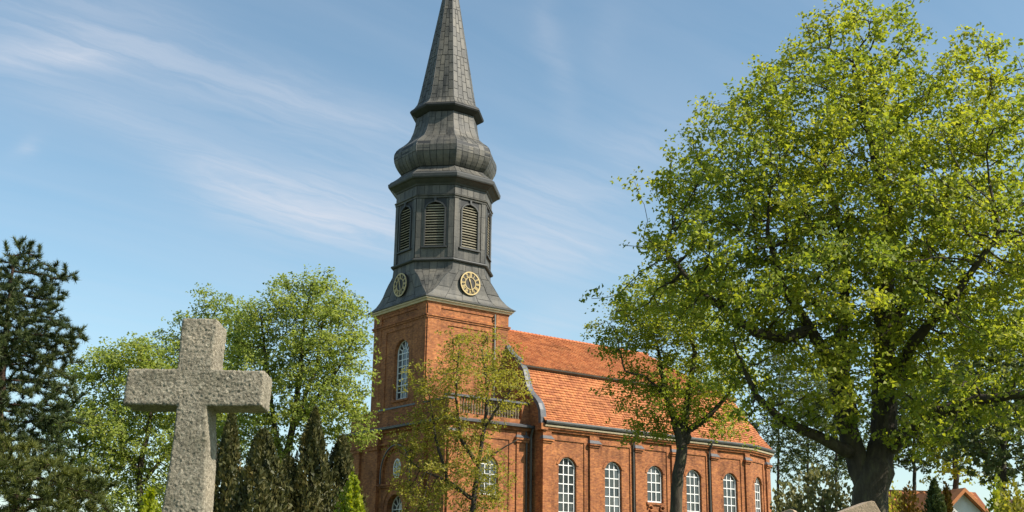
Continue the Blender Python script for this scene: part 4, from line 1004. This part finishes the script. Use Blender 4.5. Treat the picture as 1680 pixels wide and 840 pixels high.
# background trees left of the tower
D = 63
tree('broadleaf_tree', 'round crowned light green tree close beside the tower',
     [([G(462, D), P(463, 838, D), P(466, 770, D), P(480, 700, D), P(492, 620, D), P(500, 520, D)], 0.34, 0.06),
      ([P(466, 770, D), P(450, 700, D), P(440, 620, D), P(430, 540, D)], 0.16, 0.05),
      ([P(480, 700, D), P(530, 640, D), P(565, 590, D)], 0.15, 0.05),
      ([P(478, 710, D), P(520, 600, 64), P(530, 520, 64)], 0.14, 0.05)],
     [B(505, 540, D, 95, 90, 90), B(560, 610, D, 55, 75, 60), B(430, 600, D, 55, 85, 65), B(500, 650, D, 95, 65, 80), B(460, 530, D, 70, 60, 70), B(420, 720, D, 60, 60, 60), B(560, 690, D, 45, 50, 50)],
     seed=41, n_clump=150, per=11, gap=0.8, crad=(0.8, 0.5), step=0.3, kill=0.36, leaf=0.155, k=36000, spread=0.28, tr_=0.14, tip=0.015, mat='leaf_fresh', group='light green trees left of the tower')
D = 72
tree('broadleaf_tree', 'light green tree rising just behind the top of the granite cross',
     [([G(352, D), P(352, 838, D), P(354, 740, D), P(356, 640, D), P(350, 540, D)], 0.3, 0.06), ([P(354, 740, D), P(320, 660, D), P(310, 580, D)], 0.13, 0.05), ([P(355, 700, D), P(385, 620, D), P(395, 560, D)], 0.12, 0.05)],
     [B(350, 555, D, 66, 72, 60), B(300, 620, D, 70, 85, 60), B(390, 620, D, 40, 80, 50), B(350, 680, D, 70, 50, 60)],
     seed=42, n_clump=95, per=11, gap=0.9, crad=(0.8, 0.5), step=0.32, kill=0.38, leaf=0.16, k=27000, spread=0.30, tr_=0.14, tip=0.015, mat='leaf_fresh', group='light green trees left of the tower')
D = 57
tree('broadleaf_tree', 'light green tree with crooked trunk left of the cross behind the pine',
     [([G(232, D), P(232, 838, D), P(228, 775, D), P(200, 735, D), P(190, 660, D)], 0.26, 0.05),
      ([P(228, 775, D), P(245, 700, D), P(255, 620, D)], 0.14, 0.05), ([P(215, 755, D), P(165, 730, D), P(120, 735, D)], 0.1, 0.04), ([P(230, 800, D), P(275, 740, D), P(300, 690, D)], 0.1, 0.04)],
     [B(225, 620, D, 75, 60, 70), B(170, 660, D, 60, 65, 60), B(280, 640, D, 55, 75, 60), B(200, 720, D, 90, 55, 70), B(130, 740, D, 45, 60, 50), B(270, 740, D, 50, 60, 50), B(180, 800, D, 90, 45, 60), B(280, 810, D, 50, 40, 50)],
     seed=43, n_clump=125, per=10, gap=0.8, crad=(0.75, 0.45), step=0.28, kill=0.34, leaf=0.145, k=33000, spread=0.27, tr_=0.13, tip=0.015, mat='leaf_fresh', group='light green trees left of the tower')

# trees behind on the right
def thin_tree(u, D, top, w, seed, label, mat='leaf_pale', k=11000, lean=0, nc=60, low=800, r=0.2):
    tree('background_tree', label, [([G(u, D), P(u, 838, D), P(u+lean*0.5, (838+top)/2, D), P(u+lean, top+20, D)], r, 0.04)],
         [B(u+lean*0.7, (top+low)/2, D, w, (low-top)/2, w), B(u+lean, top+(low-top)*0.3, D, w*0.8, (low-top)*0.3, w*0.8)], seed=seed, n_clump=nc, per=9, gap=0.9, crad=(1.0, 0.5), step=0.36, kill=0.42, leaf=0.2, k=k, spread=0.3, mat=mat, bark='bark_grey', group='trees beyond the huge tree', tip=0.014)
thin_tree(1276, 118, 560, 40, 51, 'thin straight trunked pale tree right beside the nave end', lean=3)
thin_tree(1326, 114, 575, 45, 52, 'thin straight trunked pale tree second from the nave end', lean=-2)
thin_tree(1372, 108, 600, 50, 53, 'pale leaved tree seen left of the huge forked trunk', nc=50)
thin_tree(1500, 76, 600, 60, 54, 'pale green tree rising behind the orange roofed house', nc=70, low=760)
thin_tree(1568, 60, 540, 60, 55, 'leafy green tree just right of the house gable', mat='leaf_green', k=6500, nc=80, low=780, r=0.22)
thin_tree(1640, 46, 520, 85, 56, 'leafy green tree at the picture edge right of the house', mat='leaf_pale', k=8000, nc=110, low=780, r=0.25, lean=18)

# ---- pine at the left edge
def pine(label, foot, top, D, spec, seed, mat='needle'):
    rng = np.random.default_rng(seed)
    f = np.array(foot); t_ = np.array(top); limbs = [([tuple(f), tuple(f*0.5+t_*0.5+np.array([0.1, 0, 0])), tuple(t_)], 0.26, 0.03)]
    att = []
    for (u, v, ru, rv, n_) in spec:
        c, rr = B(u, v, D, ru, rv); n_ = int(n_*0.9); d = rng.normal(size=(n_, 3)); d /= np.linalg.norm(d, axis=1)[:, None]; q = rng.uniform(0.05, 1, n_)**0.45
        cs = c+d*q[:, None]*np.array(rr); att.append(np.repeat(cs, 5, axis=0)+rng.normal(size=(n_*5, 3))*np.array([0.17, 0.17, 0.12])+np.array([0, 0, 0.1]))
    att = np.concatenate(att); pos, par, rad = grow(rng, limbs, att, 0.2, 0.22, jit=0.1)
    root = empty('pine_tree', (f[0], f[1], 0)); pos = pos-np.array(root.location)
    mb, r, kids = wood_mesh('trunk', pos, par, rad, 0.010); mb.build('trunk', 'bark_red', root, smooth=True)
    thin = np.array([i for i in range(len(pos)) if rad[i] == 0 and r[i] < 0.026]); ax0 = unit(pos[thin]-pos[par[thin]]); ends = np.array([len(kids[i]) == 0 for i in thin])
    rep = np.where(ends, 130, 60); idx = np.repeat(np.arange(len(thin)), rep); n_ = len(idx)
    ax = ax0[idx]; dr = unit(rng.normal(size=(n_, 3))*0.8+ax*0.6+np.array([0, 0, 0.75])); st = pos[thin][idx]+ax*rng.uniform(-0.1, 0.12, n_)[:, None]
    ln = rng.uniform(0.10, 0.19, n_)[:, None]; sd_ = unit(np.cross(dr, rng.normal(size=(n_, 3))))*0.011
    v = np.empty((n_, 3, 3)); v[:, 0] = st-sd_; v[:, 1] = st+sd_; v[:, 2] = st+dr*ln
    o_ = link('crown', fast_mesh('crown', v.reshape(-1, 3), 3), mat, root); o_['kind'] = 'stuff'
    tag(root, label, 'tree'); print('pine', len(pos), n_)
D = 33
pine('dark needled pine rising at the picture edge beside the cross', G(-24, D), P(22, 420, D), D,
     [(32, 436, 26, 36, 34), (15, 500, 42, 45, 60), (60, 490, 42, 26, 36), (88, 462, 22, 12, 12), (40, 550, 70, 45, 80), (105, 560, 28, 22, 24), (-20, 600, 90, 120, 200), (70, 610, 45, 40, 60), (30, 680, 75, 50, 110), (85, 655, 30, 20, 20), (0, 480, 40, 55, 60), (10, 540, 50, 50, 70), (30, 740, 60, 40, 50)], 61)
D = 27
pine('low bushy pine in the bottom corner under the taller pine', G(20, D), P(30, 770, D), D,
     [(20, 790, 80, 45, 90), (90, 810, 60, 36, 60), (140, 826, 34, 24, 24), (-20, 760, 60, 50, 60), (60, 860, 110, 60, 90)], 62, 'needle_bright')

# ---- columnar thujas and shrubs: sprays round an upright core
def column(name, label, u, top, D, wpx, mat, seed, cat, group=None, n_=9000, leaf=0.2, asp=0.22, shape=1.0, low=0.0):
    dome = name == 'shrub'
    rng = np.random.default_rng(seed); f = G(u, D); h = at(u, top, D)[2]; rad = wpx*D*1.02/FPX
    root = empty(name, f)
    z = rng.uniform(0, 1, n_)**0.8; pw = 0.38+0.3*((seed*37 % 10)/10); prof = np.minimum(1.0, (1.6+1.4*((seed*53 % 10)/10))*(1-z))**pw*(0.8+0.2*np.sin(z*3.0+0.5))*shape; ang = rng.uniform(0, 2*PI, n_)
    if dome: prof = np.sqrt(np.maximum(0, 1-z**3))*shape
    lump = 1+0.20*np.sin(ang*3+z*9+seed)+0.18*np.sin(ang*5-z*17+seed*2)+0.16*np.sin(ang*9+z*31+seed)
    if dome: lump = lump*(1+0.22*np.sin(z*13+ang*2+seed*3))
    rr = rad*prof*lump*(rng.uniform(0.2, 1.25, n_)**0.35)
    ctr = np.stack([rr*np.cos(ang), rr*np.sin(ang), low+(h-low)*(z*(1+0.10*np.sin(ang*4+seed)*dome) if dome else z)+rng.normal(size=n_)*(0.14 if dome else 0.06)], 1)
    outw = np.stack([np.cos(ang), np.sin(ang), np.zeros(n_)], 1)
    nr = unit(outw+rng.normal(size=(n_, 3))*0.55); ax = unit(np.array([0, 0, 1.0])+outw*0.45+rng.normal(size=(n_, 3))*0.45); sd_ = unit(np.cross(nr, ax))
    s = (leaf*rng.uniform(0.6, 1.4, n_))[:, None]; v = np.empty((n_, 4, 3))
    v[:, 0] = ctr-ax*s*0.5; v[:, 1] = ctr+sd_*s*asp; v[:, 2] = ctr+ax*s*0.6; v[:, 3] = ctr-sd_*s*asp
    o_ = link('foliage', fast_mesh('foliage', v.reshape(-1, 3), 4), mat, root); o_['kind'] = 'stuff'
    mb = MB(); tube(mb, [(0, 0, 0), (0.03, 0, h*0.5), (0, 0, h*0.93)], [rad*0.22, rad*0.14, 0.02], 7); mb.build('trunk', 'bark_dark', root)
    tag(root, label, cat, group)
gp_ = 'brownish columnar conifers'
column('columnar_conifer', 'narrow brown columnar conifer directly behind the cross shaft', 368, 676, 50, 28, 'leaf_thuja', 1, 'conifer', gp_)
column('columnar_conifer', 'broad brown columnar conifer first to the right of the cross', 424, 708, 47, 42, 'leaf_thuja', 2, 'conifer', gp_, 13000)
column('columnar_conifer', 'short brown columnar conifer between two taller ones', 470, 752, 50, 26, 'leaf_thuja', 3, 'conifer', gp_)
column('columnar_conifer', 'tallest brown columnar conifer with pointed top left of the tower', 508, 672, 50, 37, 'leaf_thuja', 4, 'conifer', gp_, 13000)
column('columnar_conifer', 'brown columnar conifer nearest to the tower wall', 556, 718, 52, 37, 'leaf_thuja', 5, 'conifer', gp_, 12000)
column('shrub', 'bright yellow green shrub at the foot of the tower', 578, 803, 44, 26, 'leaf_yellow', 6, 'shrub', None, 6000, 0.12, 0.4)
column('shrub', 'bright yellow green shrub tip beside the cross shaft', 246, 822, 40, 20, 'leaf_yellow', 7, 'shrub', None, 4000, 0.12, 0.4)
column('shrub', 'grey green bush under the pale trees by the nave end', 1350, 790, 62, 70, 'leaf_hedge', 8, 'shrub', None, 3600, 0.22, 0.4)
column('shrub', 'low grey green bush at the nave end corner', 1292, 812, 70, 42, 'leaf_hedge', 9, 'shrub', None, 2400, 0.22, 0.4)
column('shrub', 'russet leaved bush before the orange roofed house', 1492, 824, 44, 34, 'leaf_russet', 10, 'shrub', None, 2600, 0.13, 0.42)
column('shrub', 'russet leaved bush between dark conifer and white gable', 1556, 818, 46, 12, 'leaf_russet', 11, 'shrub', None, 3000, 0.13, 0.42)
column('conifer', 'small dark green conifer in front of the house', 1536, 792, 40, 22, 'needle', 12, 'conifer', None, 8000, 0.14, 0.25)

column('shrub', 'loose light green bush just right of the white gable', 1640, 812, 40, 26, 'leaf_green', 13, 'shrub', None, 2200, 0.12, 0.4)
column('shrub', 'dull olive bush under the orange roof next to the forked trunk', 1470, 822, 50, 34, 'leaf_olive', 14, 'shrub', None, 2600, 0.13, 0.4)
column('shrub', 'olive green bush at the bottom corner before the brown roof', 1664, 818, 38, 40, 'leaf_olive', 15, 'shrub', None, 2600, 0.12, 0.4)
# ================================================================== HOUSES
def house(label, u0, u1, yr, D, depth, roofmat, wallmat, eave_drop, gable=None, turn=0.0):
    a, b = np.array(at(u0, yr, D-turn)), np.array(at(u1, yr, D+turn)); zr = (a[2]+b[2])/2; d = b-a; ln = math.hypot(d[0], d[1]); ang = math.atan2(d[1], d[0])
    root = empty('house', (a[0], a[1], 0), ang)          # local x along the ridge, -y towards the viewer
    ze = zr-eave_drop; hd = depth/2
    mb = MB(); mb.box(0.3, ln-0.3, -hd+0.4, hd-0.4, 0, ze+0.1)
    for x in (0.3, ln-0.3): mb.face([(x, -hd+0.4, ze+0.1), (x, hd-0.4, ze+0.1), (x, 0, zr-0.25)])
    mb.build('wall', wallmat, root)
    mb = MB()
    for s in (-1, 1):
        mb.box8([(0, s*hd, ze-0.2), (ln, s*hd, ze-0.2), (ln, 0, zr-0.12), (0, 0, zr-0.12), (0, s*hd, ze-0.06), (ln, s*hd, ze-0.06), (ln, 0, zr+0.02), (0, 0, zr+0.02)])
    rf = mb.build('roof', roofmat, root)
    mb = MB(); n_r = 14
    rnd = random.Random(int(u0)); sl = math.hypot(hd, zr-ze)
    for r in range(n_r):
        for c in range(int(ln/0.3)):
            f0, f1 = r/n_r, min(1, (r+1.1)/n_r); x0, x1 = c*0.3+0.01, c*0.3+0.29; j = rnd.uniform(0.03, 0.06)
            yy = lambda f: -hd*(1-f); z_ = lambda f: ze-0.04+(zr-ze+0.06)*f
            mb.grid([[(x0, yy(f0), z_(f0)), (x1, yy(f0), z_(f0))], [(x0, yy(f0), z_(f0)+j+0.02), (x1, yy(f0), z_(f0)+j+0.02)], [(x0, yy(f1), z_(f1)+0.01), (x1, yy(f1), z_(f1)+0.01)]])
    o_ = mb.build('roof_tiles', 'tile' if roofmat == 'tile_base' else roofmat, rf); o_['kind'] = 'stuff'
    for i in range(max(1, int(ln/3))):
        mb = MB(); x = ln*(i+0.5)/max(1, int(ln/3)); mb.box(x-0.5, x+0.5, -hd+0.32, -hd+0.39, 1.0, 2.3); wn = mb.build('window', 'white_paint', root)
        mb = MB(); mb.box(x-0.42, x-0.03, -hd+0.30, -hd+0.318, 1.08, 2.22); mb.build('pane', 'glass', wn); mb = MB(); mb.box(x+0.03, x+0.42, -hd+0.30, -hd+0.318, 1.08, 2.22); mb.build('pane', 'glass', wn)
    if gable:
        gx, gw, gz = gable; y0 = -hd-1.6; pitch = gw*0.95
        mb = MB(); pts = [(gx-gw, 0), (gx+gw, 0), (gx+gw, gz-pitch), (gx, gz), (gx-gw, gz-pitch)]
        mb.ring([[(x, y0, z) for x, z in pts], [(x, 0, z) for x, z in pts]], True, False); mb.build('gable_wall', 'plaster', root)
        mb = MB()
        for s in (-1, 1):
            e = gw+0.35; ez = gz-e*pitch/gw
            mb.box8([(gx, y0-0.3, gz+0.02), (gx+s*e, y0-0.3, ez+0.02), (gx+s*e, 0.2, ez+0.02), (gx, 0.2, gz+0.02), (gx, y0-0.3, gz+0.2), (gx+s*e, y0-0.3, ez+0.2), (gx+s*e, 0.2, ez+0.2), (gx, 0.2, gz+0.2)])
        mb.build('gable_roof', roofmat if roofmat != 'tile_base' else 'tile', root)
        mb = MB(); mb.box(gx-0.45, gx+0.45, y0-0.05, y0-0.005, 3.4, 4.6); wn = mb.build('window', 'white_paint', root); mb = MB(); mb.box(gx-0.38, gx+0.38, y0-0.07, y0-0.052, 3.48, 4.52); mb.build('pane', 'glass', wn)
    tag(root, label, 'house')
house('house with orange tiled roof and white gable behind the huge tree', 1440, 1600, 806, 60, 7.0, 'tile_base', 'plaster', 3.0, gable=(1.3, 1.3, 5.8), turn=1.2)
house('low house with dull brown roof at the bottom corner', 1650, 1900, 818, 68, 6.0, 'brown_roof', 'plaster', 2.6)
